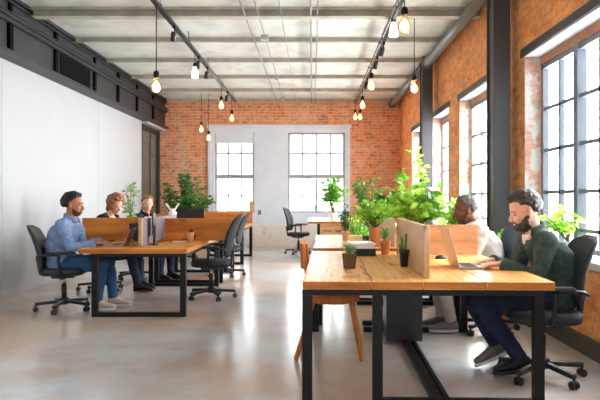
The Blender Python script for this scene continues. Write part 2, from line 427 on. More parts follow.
for i, y in enumerate([3.6, 4.9, 6.2, 7.5, 8.83, 10.4, 11.65, 12.9, 14.2]):
    mm = MB().box(-3.80, -3.765, y-.045, y+.045, 3.09, 3.45)
    if i % 2 == 0: mm.box(-3.80, -3.765, y-.045, y+.045, 3.575, 3.70)
    else: mm.box(-3.80, -3.765, y-.03, y+.03, 3.575, 3.70)
    mm.build('stiffener', 'steel_dark', bm)
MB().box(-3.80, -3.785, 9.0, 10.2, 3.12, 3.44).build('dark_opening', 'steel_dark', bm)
# glazed door at the end of the left wall
d = sempty('door_1')
m = MB(); m.box(XL-.06, XL, 13.82, 13.90, 0, 2.98); m.box(XL-.06, XL+.02, 15.2, 15.38, 0, 2.98); m.box(XL-.06, XL, 13.82, 15.38, 2.86, 2.98)
m.box(XL-.06, XL, 13.9, 15.2, 0, .12); m.box(XL-.05, XL-.01, 14.55, 14.61, .1, 2.9)
m.build('door_frame', 'steel', d, bevel=.004)
MB().box(XL-.035, XL-.025, 13.9, 15.2, .12, 2.86).build('pane', 'lit_door_glass', d)
MB().box(XL, XL+.04, 14.50, 14.53, .95, 1.25).build('door_handle', 'chrome', d)
struct(MB().box(XL-.3, XL-.1, 13.8, YB, 0, 3.06).build('wall_beyond_door', 'grey_felt'))
struct(MB().box(XL-.08, -3.80, 13.8, YB, 2.98, 3.06).build('trim_6', 'white_wall'))
struct(MB().box(XR-.03, XR, YN, YB-.02, 0, .155).build('baseboard_right', 'baseboard', bevel=.004))
struct(MB().box(PX1, XR, YB-.03, YB, 0, .12).build('baseboard_back', 'baseboard'))
struct(MB().box(XL, XL+.012, YN, 13.8, 0, .06).build('baseboard_left', 'white_wall'))

# back windows
for wi, (a, b) in enumerate(WINB):
    wn = sempty('window_%d' % (wi+1)); y0, y1 = YB+.05, YB+.12
    f = MB(); f.box(a, a+.05, y0, y1, BZ0, BZ1); f.box(b-.05, b, y0, y1, BZ0, BZ1)
    f.box(a, b, y0-.02, y1, 1.77, 1.87); f.box(a, b, y0, y1, BZ0, BZ0+.05); f.box(a, b, y0, y1, BZ1-.05, BZ1)
    if wi == 1: f.box(.06, .12, y0, y1, BZ0, 1.8)
    f.build('window_frame', 'frame_grey', wn, bevel=.004)
    g = MB(); n = 3 if wi == 0 else 4
    for k in range(1, n):
        x = a+(b-a)*k/n; g.box(x-.017, x+.017, y0+.02, y1-.02, BZ0, BZ1)
    for z in (1.34, 2.42): g.box(a, b, y0+.02, y1-.02, z-.017, z+.017)
    g.build('glazing_bar', 'bar_grey', wn)
    MB().box(a, b, y0+.03, y0+.036, BZ0, 1.80).build('pane', 'dimming_glass', wn)
    MB().box(a, b, y0+.03, y0+.036, 1.82, BZ1).build('pane', 'dimming_pane', wn)
    if wi == 0: MB().box(a+.02, b-.02, YB+.01, YB+.03, 2.68, BZ1).build('roller_blind', 'plaster', wn)
    MB().box(a-.04, b+.04, YB-.06, YB+.12, BZ0-.05, BZ0).build('window_sill', 'plaster', wn, bevel=.005)
# right windows
for wi, (a, b) in enumerate(WINR):
    wn = sempty('window_%d' % (wi+3)); x0, x1 = XR+.17, XR+.235
    # lintel flush with the wall face, whitened reveal lining, timber head strip, sill
    MB().box(XR-.012, XR+.10, a-.08, b+.10, WZ1, WZ1+.085).build('lintel', 'column', wn)
    MB().box(XR+.003, XR+.245, a, b, WZ1-.012, WZ1-.001).build('soffit', 'plaster', wn)
    r = MB(); r.box(XR+.001, XR+.16, b-.012, b-.001, WZ0, WZ1-.012); r.box(XR+.001, XR+.16, a+.001, a+.012, WZ0, WZ1-.012)
    r.build('reveal', 'brick_reveal', wn)
    MB().box(x0-.01, x1+.03, a+.012, b-.012, WZ1-.10, WZ1-.012).build('head_board', 'cap_brown', wn)
    ft = WZ1-.10; fb = WZ0+.04
    f = MB(); f.box(x0, x1, a+.012, a+.062, fb, ft); f.box(x0, x1, b-.062, b-.012, fb, ft)
    f.box(x0, x1, a+.012, b-.012, ft-.05, ft); f.box(x0, x1, a+.012, b-.012, fb, fb+.05)
    nb = max(2, round((b-a-.1)/.4)); st = (b-a-.08)/nb; g = MB()
    for k in range(1, nb):
        y = b-.04-k*st
        if k % 2 == 0: f.box(x0-.015, x1+.01, y-.042, y+.042, fb, ft)
        else: g.box(x0+.012, x1-.012, y-.021, y+.021, fb, ft)
    for z in (2.19, 1.76, 1.33, .98): g.box(x0+.012, x1-.012, a+.02, b-.02, z-.018, z+.018)
    f.build('window_frame', 'frame', wn, bevel=.004); g.build('glazing_bar', 'frame', wn)
    MB().box(x0+.03, x0+.036, a+.02, b-.02, fb, ft).build('pane', 'glass', wn)
    MB().box(XR-.02, x1, a-.03, b+.03, WZ0-.04, WZ0+.02).build('window_sill', 'sill', wn, bevel=.006)

# columns, joists, pipe
for y, h in ((6.60, 'a'), (10.80, 'b'), (2.4, 'c')):
    c = MB(); x0, x1 = 1.945, 2.13
    c.box(x0, x1, y-.13, y-.105, 0, ZC); c.box(x0, x1, y+.105, y+.13, 0, ZC); c.box(x0+.02, x1-.02, y-.105, y+.105, 0, ZC)
    o = struct(c.build('column', 'column', bevel=.003))
for i, y in enumerate([8.0, 9.42, 10.82, 12.3, 13.8, 15.28, 6.55, 5.1, 3.65, 2.2, .8]):
    if i == 0: mj = MB().box(-3.72, XR, y-.07, y+.07, 3.67, 3.69).box(-3.72, XR, y-.02, y+.02, 3.68, ZC)
    else: mj = MB().box(-3.72, XR, y-.028, y+.028, 3.715, 3.728).box(-3.72, XR, y-.012, y+.012, 3.728, ZC)
    if i == 0: mj.box(-3.72, XR, y-.10, y+.10, ZC-.03, ZC)
    struct(mj.build('ceiling_joist', 'joist', bevel=.003))
for y0, y1 in ((6.75, 10.65), (10.95, YB), (2.55, 6.45)):
    p = MB().tube([(2.03, y0, 3.675), (2.03, y1, 3.675)], .085, 16)
    for y in (y0+.02, y1-.02): p.tube([(2.03, y-.02, 3.675), (2.03, y+.02, 3.675)], .105, 16)
    o = p.build('ceiling_pipe', 'pipe', smooth=False, bevel=0); o.data.polygons.foreach_set('use_smooth', [len(f.vertices) == 4 for f in o.data.polygons])
    struct(o)
for i, (x, r_) in enumerate([(-.90, .012), (-.72, .009), (-.03, .014), (.06, .010), (-.42, .006)]):
    struct(MB().tube([(x, YN, 3.70-r_), (x, 15.3, 3.70-r_)], r_, 8).build('ceiling_conduit', 'pipe', smooth=True))
GJ = 'small metal junction boxes under the ceiling'
for (x, y, s_, lab) in [(-.72, 8.9, .11, 'brown junction box on the thin conduit, nearest to the front'), (-.72, 11.9, .07, 'small grey junction box on the conduit near the middle of the ceiling'),
                        (-.72, 14.4, .08, 'small junction box on the conduit close to the back brick wall')]:
    tag(MB().box(x-s_/2, x+s_/2, y-s_/2, y+s_/2, 3.61, 3.68).build('junction_box', 'joist', bevel=.006), lab, 'junction box', GJ)

# ------------------------------------------------------------------ lamps
TL, TR, TZ = -1.88, 1.06, 3.60
def track(x, y0, y1, label):
    t = thing('lighting_track', label, 'lighting track', (x, 0, TZ))
    MB().box(-.022, .022, y0, y1, 0, .035).build('rail', 'track', t, bevel=.004)
    MB().box(-.060, -.045, y0, y1, .02, .035).build('cable_conduit', 'track', t)
    for k in range(6):
        y = y0+.5+k*(y1-y0-1)/5
        MB().box(-.062, .024, y-.02, y+.02, .033, .05).tube([(0, y, .05), (0, y, ZC-TZ)], .006, 6).build('hanger', 'track', t)
    return t
track(TL, 5.2, 14.6, 'long dark lighting track hanging over the desks of the left row')
track(TR, 5.2, 14.9, 'long dark lighting track hanging over the desks of the right row')
def spot_proto():
    t = thing('track_spotlight', 'x', 'spotlight')
    MB().box(-.02, .02, -.04, .04, -.03, 0).build('adapter', 'black_metal', t, bevel=.003)
    MB().tube([(0, 0, -.03), (0, 0, -.08)], .008, 8).build('stem', 'black_metal', t)
    MB().lathe([(.0, -.07), (.034, -.07), (.036, -.09), (.036, -.20), (.030, -.205), (.028, -.19), (0, -.19)], n=16).build('housing', 'black_plastic', t, smooth=True, rot=(R(12), R(10), 0))
    return t
sp0 = spot_proto(); first = True
SP = [(TL, 8.15, 'black spotlight nearest the front on the track over the left row'), (TL, 9.9, 'black spotlight just beyond the clear bulb on the left row track'),
      (TL, 10.7, 'black spotlight between the clear bulb and the glowing bulbs of the left row track'), (TL, 13.2, 'last black spotlight on the left row track, near the back wall'),
      (TR, 9.0, 'black spotlight nearest the front on the track over the right row'), (TR, 9.9, 'second black spotlight from the front on the right row track'),
      (TR, 11.7, 'black spotlight between two glowing bulbs on the right row track')]
for x, y, lab in SP:
    s = sp0 if first else dup(sp0); first = False
    s.location = (x, y, TZ); s['label'] = lab; s['group'] = 'black spotlights on the ceiling tracks'
def pendant(x, y, zb, ztop, size, label, kind='edison', group='pendant bulbs hanging from the ceiling', cone=False):
    """zb = bulb centre height"""
    t = thing('pendant_bulb', label, 'pendant lamp', (x, y, zb), group=group); k = size/.14; h = .10*k
    MB().tube([(0, 0, h+.07*k), (0, 0, ztop-zb+(.012 if ztop < 3.7 else 0))], .006, 6).build('cord', 'black_metal', t)
    MB().lathe([(.0, h-.005), (.030*k, h-.005), (.034*k, h+.01), (.034*k, h+.055*k), (.022*k, h+.075*k), (0, h+.08*k)], n=16).build('socket', 'black_metal', t, smooth=True)
    if kind == 'globe': pr = [(.001, -.07*k), (.03*k, -.064*k), (.055*k, -.042*k), (.068*k, 0), (.055*k, .042*k), (.034*k, .066*k), (.026*k, .10*k)]
    elif kind == 'frost': pr = [(.001, -.10*k), (.062*k, -.10*k), (.066*k, -.08*k), (.058*k, .0), (.04*k, .06*k), (.03*k, .10*k)]
    else: pr = [(.001, -.105*k), (.030*k, -.098*k), (.056*k, -.072*k), (.070*k, -.035*k), (.066*k, 0), (.045*k, .045*k), (.030*k, .08*k), (.028*k, .10*k)]
    if kind == 'clear': gm = 'bulb_clear'
    elif kind == 'frost': gm = 'frosted_glow'
    else: gm = 'bulb_glass'
    b = MB().lathe(pr, n=20).build('bulb', gm, t, smooth=True)
    if kind in ('edison', 'globe'):
        f = MB(); rr = .018*k
        for q in range(6):
            a = q*PI/3; f.tube([(rr*.5*math.cos(a), rr*.5*math.sin(a), .05*k), (rr*1.5*math.cos(a+.2), rr*1.5*math.sin(a+.2), 0), (rr*1.1*math.cos(a), rr*1.1*math.sin(a), -.06*k)], .0035*k, 5)
        f.build('filament', 'filament', b)
        MB().ell((0, 0, -.022*k), (.048*k, .048*k, .062*k)).build('glow', 'glow', b, smooth=True)
    return t
pendant(TL, 7.2, 2.62, TZ, .14, 'large glowing teardrop bulb on a long cord, hanging nearest on the left row track')
pendant(TL, 9.55, 3.27, TZ, .12, 'small unlit white cone bulb under the left row track', 'frost', cone=True)
pendant(TL, 12.3, 3.18, TZ, .14, 'glowing bulb hanging beside the last spotlight of the left row track')
pendant(TL, 13.9, 3.13, TZ, .14, 'glowing bulb at the far end of the left row track')
pendant(-2.68, 14.4, 2.93, ZC, .13, 'higher of two glowing bulbs against the back brick wall over the left plant')
pendant(-2.54, 14.6, 2.74, ZC, .13, 'lower of two glowing bulbs against the back brick wall over the left plant')
pendant(TR, 6.95, 3.28, ZC, .16, 'large bright glowing bulb nearest the front over the right row')
pendant(TR, 7.9, 3.49, TZ+.02, .13, 'clear unlit looking bulb just behind the large bright one over the right row', 'frost')
pendant(1.35, 8.0, 2.75, ZC, .13, 'round globe bulb on a long cord beside the far steel column', 'globe')
pendant(TR, 10.9, 3.33, TZ, .17, 'big glowing bulb midway along the right row track')
pendant(TR, 12.85, 3.27, TZ, .15, 'glowing bulb next beyond the midway one on the right row track')
pendant(TR-.05, 14.35, 3.22, ZC, .13, 'left bulb of the glowing pair at the far end of the right track')
pendant(TR+.08, 14.5, 3.24, ZC, .13, 'right bulb of the glowing pair at the far end of the right track')

# ------------------------------------------------------------------ desks
def desk(label, x0, x1, y0, y1, zt, wm, legs, th=.05, rot=0, inset=.0, seams=(), rail=True, midrail=None, group='wooden bench desks on black steel frames', apron=.035):
    """local frame: origin on the floor at (x0, y0)"""
    t = thing('bench_desk', label, 'desk', (x0, y0, 0), rot, group=group)
    W, D = x1-x0, y1-y0; z0 = zt-th
    tp = MB(); xs = [0]+list(seams)+[W]
    for a, b in zip(xs, xs[1:]): tp.box(a+.0015, b-.0015, 0, D, z0, zt)
    tb = tp.build('tabletop', wm, t, bevel=.004)
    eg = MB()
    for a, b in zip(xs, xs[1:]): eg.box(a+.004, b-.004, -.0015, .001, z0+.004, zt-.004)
    eg.build('shaded_end_grain', 'shaded_end_grain', tb)  # thin strip carries the painted edge shade across the front ends
    lw = .062
    for (lx, ly) in legs:
        MB().box(lx, lx+lw, ly, ly+lw, 0, z0-apron).build('leg', 'black_metal', t, bevel=.003)
    lxs = sorted(set(l[0] for l in legs)); lys = sorted(set(l[1] for l in legs))
    f = MB()
    for ly in lys: f.box(lxs[0], lxs[-1]+lw, ly, ly+lw, z0-apron, z0)
    for lx in (lxs[0], lxs[-1]): f.box(lx, lx+lw, lys[0]+lw, lys[-1], z0-apron, z0)
    f.build('apron_frame', 'black_metal', t, bevel=.003)
    if rail:
        for ly in lys:
            a = rail if rail is not True else lxs[0]
            MB().box(a+lw, lxs[-1], ly+.004, ly+lw-.004, .0, .045).build('floor_rail', 'black_metal', t, bevel=.003)
    return t
def panel(t, nm, x0, x1, y0, y1, z0, z1, m, bev=.004): return MB().box(x0, x1, y0, y1, z0, z1).build(nm, m, t, bevel=bev)

# front right bench (turned 2 degrees like in the room)
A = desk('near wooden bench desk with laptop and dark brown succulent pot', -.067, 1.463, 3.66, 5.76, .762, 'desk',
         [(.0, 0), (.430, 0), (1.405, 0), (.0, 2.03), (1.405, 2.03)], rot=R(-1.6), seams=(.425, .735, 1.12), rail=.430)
panel(A, 'divider_panel', .765, .80, .15, 1.72, .762, 1.095, 'divider_light')
panel(A, 'cross_divider', .82, 1.465, 1.63, 1.66, .775, 1.035, 'divider_cross')
panel(A, 'cable_cabinet', .66, .97, 1.55, 1.85, .03, .70, 'black_plastic')
m = MB(); m.box(.80, .86, 0.05, 1.6, 0, .045); m.box(.88, .91, 0.05, 1.6, 0, .04); m.build('floor_rail', 'black_metal', A, bevel=.003)
mk = MB(); rnd = random.Random(3)
pts = [(.33, .04), (.335, .25), (.30, .42), (.325, .6), (.29, .85)]
for (a, b), (c, d_) in zip(pts, pts[1:]): mk.bar((a+.1, b, .7625), (c+.1, d_, .7625), .006, .0012)
for k in range(16):
    x = .10+rnd.random()*.22; y = .15+rnd.random()*.6; l = .03+rnd.random()*.1; a_ = rnd.choice((0, PI/2))+rnd.uniform(-.3, .3)
    mk.bar((x, y, .7625), (x+l*math.cos(a_), y+l*math.sin(a_), .7625), .004, .001)
mk.build('crack', 'brown_pot', A)
B = desk('second bench desk of the right row, behind the near one, carrying the terracotta potted bush', .0, 1.55, 5.98, 7.22, .772, 'desk', [(.03, 0), (1.4, 0), (.03, 1.17), (1.4, 1.17)], rot=R(-1.6), rail=.43)
panel(B, 'divider_panel', .80, .83, .1, 1.15, .772, 1.06, 'divider_light')
C_ = desk('narrow third bench desk of the right row with a small pale pot behind it', .02, 1.56, 7.34, 8.25, .762, 'desk', [(.03, 0), (1.4, 0), (.03, .84), (1.4, .84)], rot=R(-1.6), rail=.43)
panel(C_, 'divider_panel', .84, .87, .05, .86, .762, 1.0, 'divider_cross')
Dk = desk('far wooden desk by the right back window with a drawer front', -.10, 1.25, 12.1, 14.2, .80, 'desk', [(.20, 0), (1.28, 0), (.20, 2.03), (1.28, 2.03)])
dr = panel(Dk, 'drawer_front', .24, 1.32, -.02, .0, .46, .75, 'divider_cross')
for k in range(4): MB().box(.29+k*.26, .47+k*.26, -.026, -.02, .60, .615).build('handle', 'steel_dark', dr)

# left row
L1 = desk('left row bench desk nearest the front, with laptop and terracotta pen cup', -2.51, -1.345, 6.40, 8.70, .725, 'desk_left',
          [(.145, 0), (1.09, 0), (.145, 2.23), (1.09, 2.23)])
panel(L1, 'side_divider', -.45, .57, 1.29, 1.32, .725, 1.015, 'divider')
panel(L1, 'side_divider', .61, 1.46, 1.29, 1.32, .725, 1.010, 'divider')
panel(L1, 'long_divider_edge', .565, .605, .28, .31, .735, 1.045, 'divider_light')
panel(L1, 'long_divider', .57, .60, .31, 2.0, .735, 1.04, 'grey_felt')
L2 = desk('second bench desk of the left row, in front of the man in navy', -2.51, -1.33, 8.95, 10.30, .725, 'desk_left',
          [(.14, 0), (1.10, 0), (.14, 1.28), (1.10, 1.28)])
panel(L2, 'side_divider', -.2, 1.30, 1.20, 1.23, .725, 1.0, 'divider')
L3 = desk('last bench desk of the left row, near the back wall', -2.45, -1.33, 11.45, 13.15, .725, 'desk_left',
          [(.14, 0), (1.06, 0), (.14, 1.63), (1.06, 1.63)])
panel(L3, 'side_divider', .05, 1.14, .05, .08, .725, .98, 'divider')
panel(L3, 'side_divider', .05, 1.14, 1.55, 1.58, .725, .98, 'divider')

# ------------------------------------------------------------------ office chairs
def chair(label, x, y, rz, fab='black_fabric', hi=1.0, armed=True, tilt=12, low=.53, group='black office swivel chairs'):
    t = thing('office_chair', label, 'office chair', (x, y, 0), rz, group=group)
    b = MB()
    for k in range(5):
        a = R(36+72*k+8); c, s_ = math.cos(a), math.sin(a)
        b.bar((.02*c, .02*s_, .105), (.30*c, .30*s_, .085), .045, .035)
    b.lathe([(.0, .07), (.055, .07), (.055, .13), (.035, .15), (0, .15)], n=16)
    b.build('star_base', 'black_plastic', t, bevel=.008)
    for k in range(5):
        a = R(36+72*k+8); c, s_ = math.cos(a), math.sin(a); px, py = .295*c, .295*s_
        w_ = MB()
        for o in (-.017, .017):
            w_.tube([(px+o*-s_-.008*-s_, py+o*c-.008*c, .028), (px+o*-s_+.008*-s_, py+o*c+.008*c, .028)], .028, 14)
        w_.tube([(px, py, .03), (px, py, .085)], .010, 8).ell((px, py, .045), (.02, .02, .016))
        w_.build('caster', 'black_plastic', t)
    MB().tube([(0, 0, .14), (0, 0, .30)], .028, 14).build('gas_column', 'black_plastic', t, smooth=True)
    MB().tube([(0, 0, .29), (0, 0, .40)], .016, 12).build('piston', 'chrome', t, smooth=True)
    m = MB().box(-.12, .12, -.09, .09, .37, .41); m.tube([(.0, -.09, .39), (.02, -.22, .385)], .008, 6).ell((.02, -.23, .385), (.03, .015, .012))
    m.bar((-.10, 0, .385), (-.26, 0, .42), .07, .02); m.bar((-.25, 0, .41), (-.285, 0, .62), .07, .022)
    m.build('mechanism', 'black_plastic', t, bevel=.004)
    # seat: soft rounded cushion with waterfall front
    s = MB(); secs = []
    for z, g in ((.408, .88), (.42, .97), (.45, 1.0), (.475, .985), (.488, .90), (.490, .6)): secs.append((.0+.0*z, 0, z, .245*g, .245*g))
    s.loft(secs, 28, 3.6); s.build('seat', fab, t, smooth=True)
    # backrest: curved shell swept upward
    bk = MB(); H = .52*hi; rs = []
    for i in range(13):
        u = i/12; z = low+H*u; wd = (.215+.02*math.sin(u*PI))*(1 if u < .88 else math.sqrt(max(.12, 1-((u-.88)/.13)**2))) * (1 if u > .08 else .82+.18*u/.08)
        lean = -.235-math.tan(R(tilt))*(z-low)+.035*math.sin(u*PI*1.1)
        th = .022+.010*math.sin(u*PI)
        ring = []
        for k in range(20):
            a = 2*PI*k/20; ca, sa = math.cos(a), math.sin(a)
            yy = wd*math.copysign(abs(sa)**.75, sa); xx = th*math.copysign(abs(ca)**.6, ca)
            ring.append((lean+xx+.045*(yy/.23)**2, yy, z+.0))
        rs.append(ring)
    bk.rings(rs); bk.build('backrest', fab, t, smooth=True)
    if armed:
        for sgn in (-1, 1):
            ar = MB(); y_ = sgn*.275
            ar.tube([(.02, sgn*.20, .415), (.02, sgn*.262, .43), (.0, y_, .47), (-.01, y_, .60), (.0, y_, .645)], [.016]*5, 8)
            ar.tube([(-.235, sgn*.24, .62), (-.18, y_, .645), (-.02, y_, .65)], [.012, .014, .014], 8)
            a_ = ar.build('armrest', 'black_plastic', t, smooth=True)
            MB().box(-.13, .15, y_-.034, y_+.034, .650, .680).build('arm_pad', 'black_fabric', a_, bevel=.012)
    return t
chair('black leather chair under the man in the light blue shirt', -2.82, 6.80, R(12), 'black_leather', 1.02, tilt=13, low=.435)
chair('dark chair under the woman with curly hair', -2.92, 8.25, 0, hi=.72, tilt=8)
chair('dark chair under the man in navy at the left row', -2.78, 9.45, R(-25), hi=.72, tilt=8)
chair('empty black mesh chair facing the near desk of the left row', -1.29, 7.62, R(180), 'black_fabric', 1.04, tilt=15)
chair('empty dark chair at the second left desk, half hidden by the nearer one', -1.42, 9.78, R(180), hi=.95, tilt=16)
chair('empty dark chair at the last desk of the left row', -2.6, 12.1, 0, hi=.8)
chair('lone black chair below the back windows, facing the far desk', -.33, 13.65, R(-12), hi=1.0, tilt=10)
chair('black chair under the man in the green jacket', 1.62, 4.25, R(176), 'black_fabric', .92, tilt=12)
chair('blue grey chair under the man in the white shirt', 1.66, 5.72, R(180), 'blue_fabric', 1.12, tilt=9)

# wooden chair under the near desk (faces +x)
def wooden_chair():
    t = thing('wooden_chair', 'light brown wooden chair pushed under the near desk from its left side', 'chair', (.16, 4.90, 0), R(-3))
    s = MB().loft([(0, 0, .445, .19, .19), (0, 0, .455, .215, .215), (0, 0, .488, .225, .225), (0, 0, .492, .21, .21)], 28, 4.5)
    s.build('seat', 'chair_wood', t, smooth=False, bevel=.003)
    MB().loft([(0, 0, .425, .13, .15), (0, 0, .447, .19, .19)], 24, 4).build('seat_frame', 'chair_wood', t, bevel=.004)
    for sx in (-1, 1):
        for sy in (-1, 1):
            a = (sx*.15, sy*.15, .45); b = (.235 if sx > 0 else -.285, sy*.215, 0)
            ln = MB(); A_, B_ = Vector(a), Vector(b); q = (B_-A_).normalized()
            ln.bar(a, b, .036, .030); ln.build('leg', 'chair_wood', t, bevel=.006)
    for sy in (-1, 1): MB().bar((-.19, sy*.16, .46), (-.225, sy*.17, .88), .03, .022).build('back_post', 'chair_wood', t, bevel=.005)
    rs = []
    for i in range(9):
        y_ = -.205+.41*i/8; bend = -.03*math.cos(y_/.205*PI/2)
        rs.append([(-.222+bend-.009, y_, .71), (-.222+bend+.009, y_, .71), (-.232+bend+.009, y_, .91), (-.232+bend-.009, y_, .91)])
    MB().rings(rs).build('backrest', 'chair_wood', t, bevel=.004)
wooden_chair()

# ------------------------------------------------------------------ laptops and desk clutter
def laptop(label, x, y, z, rz, open_deg=107, w_=.32, d=.22, h=.225):
    """local: user sits at -x, screen hinge at +x"""
    t = thing('laptop', label, 'laptop', (x, y, z), rz, group='open silver laptops')
    b = MB().box(-d/2, d/2, -w_/2, w_/2, 0, .014).build('base', 'alu', t, bevel=.004)
    k = MB()
    for i in range(5):
        for j in range(13): k.box(-.012+i*.0195-.02, .003+i*.0195-.02+.001, -w_/2+.025+j*.0212, -w_/2+.025+j*.0212+.017, .014, .0155)
    k.build('keyboard', 'keys', b)
    a = R(open_deg-90); hx, hz = d/2, .010
    lid = MB(); c = Vector((hx+math.sin(a)*h/2, 0, hz+math.cos(a)*h/2))
    lid.obox(c, (.007, w_, h), (0, a, 0)); l = lid.build('lid', 'alu', t, bevel=.003)
    n_ = Vector((-math.cos(a), 0, math.sin(a)))
    MB().obox(c+n_*.0042, (.001, w_-.02, h-.02), (0, a, 0)).build('display', emis('display_%s' % label[:8], (.55, .62, .72, 1), .5), l)
laptop('silver laptop in front of the man in the green jacket, lid back to the room', 1.15, 4.42, .763, R(180), 106, h=.29)
laptop('silver laptop in front of the man in the light blue shirt', -2.25, 6.88, .726, R(4), 113, h=.20)
laptop('laptop of the woman with curly hair, behind the wooden divider', -2.30, 8.28, .726, 0, 108)
def mouse(x, y, z, rz, label):
    tag(MB().loft([(0, 0, 0, .05, .028), (0, 0, .008, .052, .03), (-.005, 0, .022, .04, .024), (-.008, 0, .030, .015, .01)], 16, 2.2).build('computer_mouse', 'black_plastic', None, smooth=True, loc=(x, y, z), rot=(0, 0, rz)), label, 'mouse')
mouse(1.07, 5.02, .763, .3, 'black mouse on the near desk behind the laptop lid')
# phone / small grey gadget by the blue shirt man's hands
tag(MB().box(-.05, .05, -.035, .035, 0, .045).tube([(.05, 0, .022), (.065, 0, .022)], .022, 12).build('camera_gadget', plain('grey_plastic', rgb(150, 150, 150), .4), None, bevel=.006, loc=(-2.22, 7.22, .726)), 'small grey camera on the desk behind the left laptop', 'camera')
# monitor seen from its edge beside the grey divider
t = thing('monitor', 'thin black monitor seen edge-on beside the grey divider of the left row', 'monitor', (-1.845, 6.98, .726), R(4))
MB().loft([(0, 0, 0, .045, .07), (0, 0, .01, .045, .07)], 20, 3).build('stand_base', 'black_plastic', t)
MB().box(-.012, .012, -.02, .02, .01, .22).build('stand_post', 'black_plastic', t)
MB().box(-.02, -.004, -.05, .10, .11, .37).build('screen', 'black_plastic', t, bevel=.005)
t = thing('black_panel', 'black panel standing against the brown divider behind the left laptop', 'monitor', (-2.22, 7.60, .726), R(90))  # black panel on a stand fills the dark area behind the laptop
MB().box(-.05, .05, -.07, .07, 0, .008).box(-.02, .0, -.02, .02, .008, .1).build('stand', 'black_plastic', t)
MB().box(-.03, -.012, -.10, .10, .015, .225).build('screen', 'black_plastic', t, bevel=.004)  # upright black plate of the panel
# pen cup, papers on the left desk
def cup(x, y, z, r_, h, label, mt='terracotta', pens=6, body='pen_cup'):
    t = thing(body, label, 'pen cup', (x, y, z))
    MB().lathe([(0, 0), (r_*.8, 0), (r_, h), (r_*.9, h), (r_*.72, .01), (0, .01)], n=20).build('cup', mt, t, smooth=True)
    rn = random.Random(5)
    for k in range(pens):
        a = rn.random()*6.28; MB().tube([(r_*.3*math.cos(a), r_*.3*math.sin(a), .02), (r_*.75*math.cos(a+.3), r_*.75*math.sin(a+.3), h+.03+rn.random()*.015)], .005, 6).build('pen', 'black_plastic', t)
cup(-1.53, 7.50, .726, .042, .115, 'terracotta cup of black pens on the left row desk', 'terracotta_light')
tag(MB().obox((-1.66, 7.45, .7285), (.16, .21, .004), (0, 0, .2)).build('paper_sheet', 'paper'), 'white sheet of paper beside the terracotta pen cup', 'paper')
# white four-armed ornament on the desk behind
t = thing('cross_ornament', 'white ornament with crossed arms standing behind the left row divider', 'ornament', (-1.98, 8.45, .726))
MB().lathe([(0, 0), (.05, 0), (.05, .27), (.06, .34), (.03, .37), (0, .37)], n=16).build('stand', 'white_pot', t, smooth=True)
MB().bar((0, 0, .33), (.09, 0, .47), .02, .024).bar((0, 0, .33), (-.09, 0, .47), .02, .024).ell((0, 0, .36), .04).build('arms', 'white_pot', t, bevel=.006)
# dark printers / monitors behind left divider
t = thing('flat_monitor', 'wide black monitor seen from behind above the left row divider', 'monitor', (-2.05, 9.85, .726), R(-90))
MB().box(-.08, .08, -.1, .1, 0, .012).box(-.012, .012, -.02, .02, .012, .18).build('stand', 'black_plastic', t, bevel=.003)
MB().box(-.012, .018, -.32, .27, .05, .36).build('screen', 'black_plastic', t, bevel=.006)
# paper tray on the near desk
t = thing('paper_tray', 'black paper tray loaded with white paper at the back of the near desk', 'paper tray', (.425, 5.38, .764), R(3))
m = MB().box(-.115, .115, -.15, .15, 0, .006); m.box(-.115, .115, -.15, -.146, 0, .06); m.box(-.115, -.111, -.15, .15, 0, .06); m.box(.111, .115, -.15, .15, 0, .06); m.box(-.115, .115, .146, .15, 0, .06)
m.box(-.115, .115, -.15, .15, .055, .062); m.build('tray', 'black_plastic', t)
for k in range(3): MB().obox((.005*k-.004, .002*k, .070+.016*k), (.215, .29, .015), (0, 0, .03*(k-1))).build('paper_stack', 'paper', t, bevel=.001)
# glass by the tray
tag(MB().lathe([(0, 0), (.03, 0), (.036, .11), (.034, .11), (.028, .006), (0, .006)], n=20).build('drinking_glass', glassy('blue_glass', rgb(190, 214, 240), .12), None, smooth=True, loc=(.55, 6.25, .773)), 'pale blue drinking glass on the second desk beside the potted bush', 'glass')
tag(MB().box(-.02, .02, -.07, .07, 0, .30).build('folder_box', 'divider_light', None, bevel=.003, loc=(-1.56, 15.33, .89), rot=(0, 0, R(90))), 'beige upright box on the sill of the left back window', 'box')
tag(MB().box(-.04, .04, -.015, 0, 0, .12).ell((0, -.02, .03), .014).build('wall_switch', 'grey_felt', None, bevel=.003, loc=(-1.37, 15.38, .84)), 'small grey wall switch on the white pillar between the back windows', 'switch')

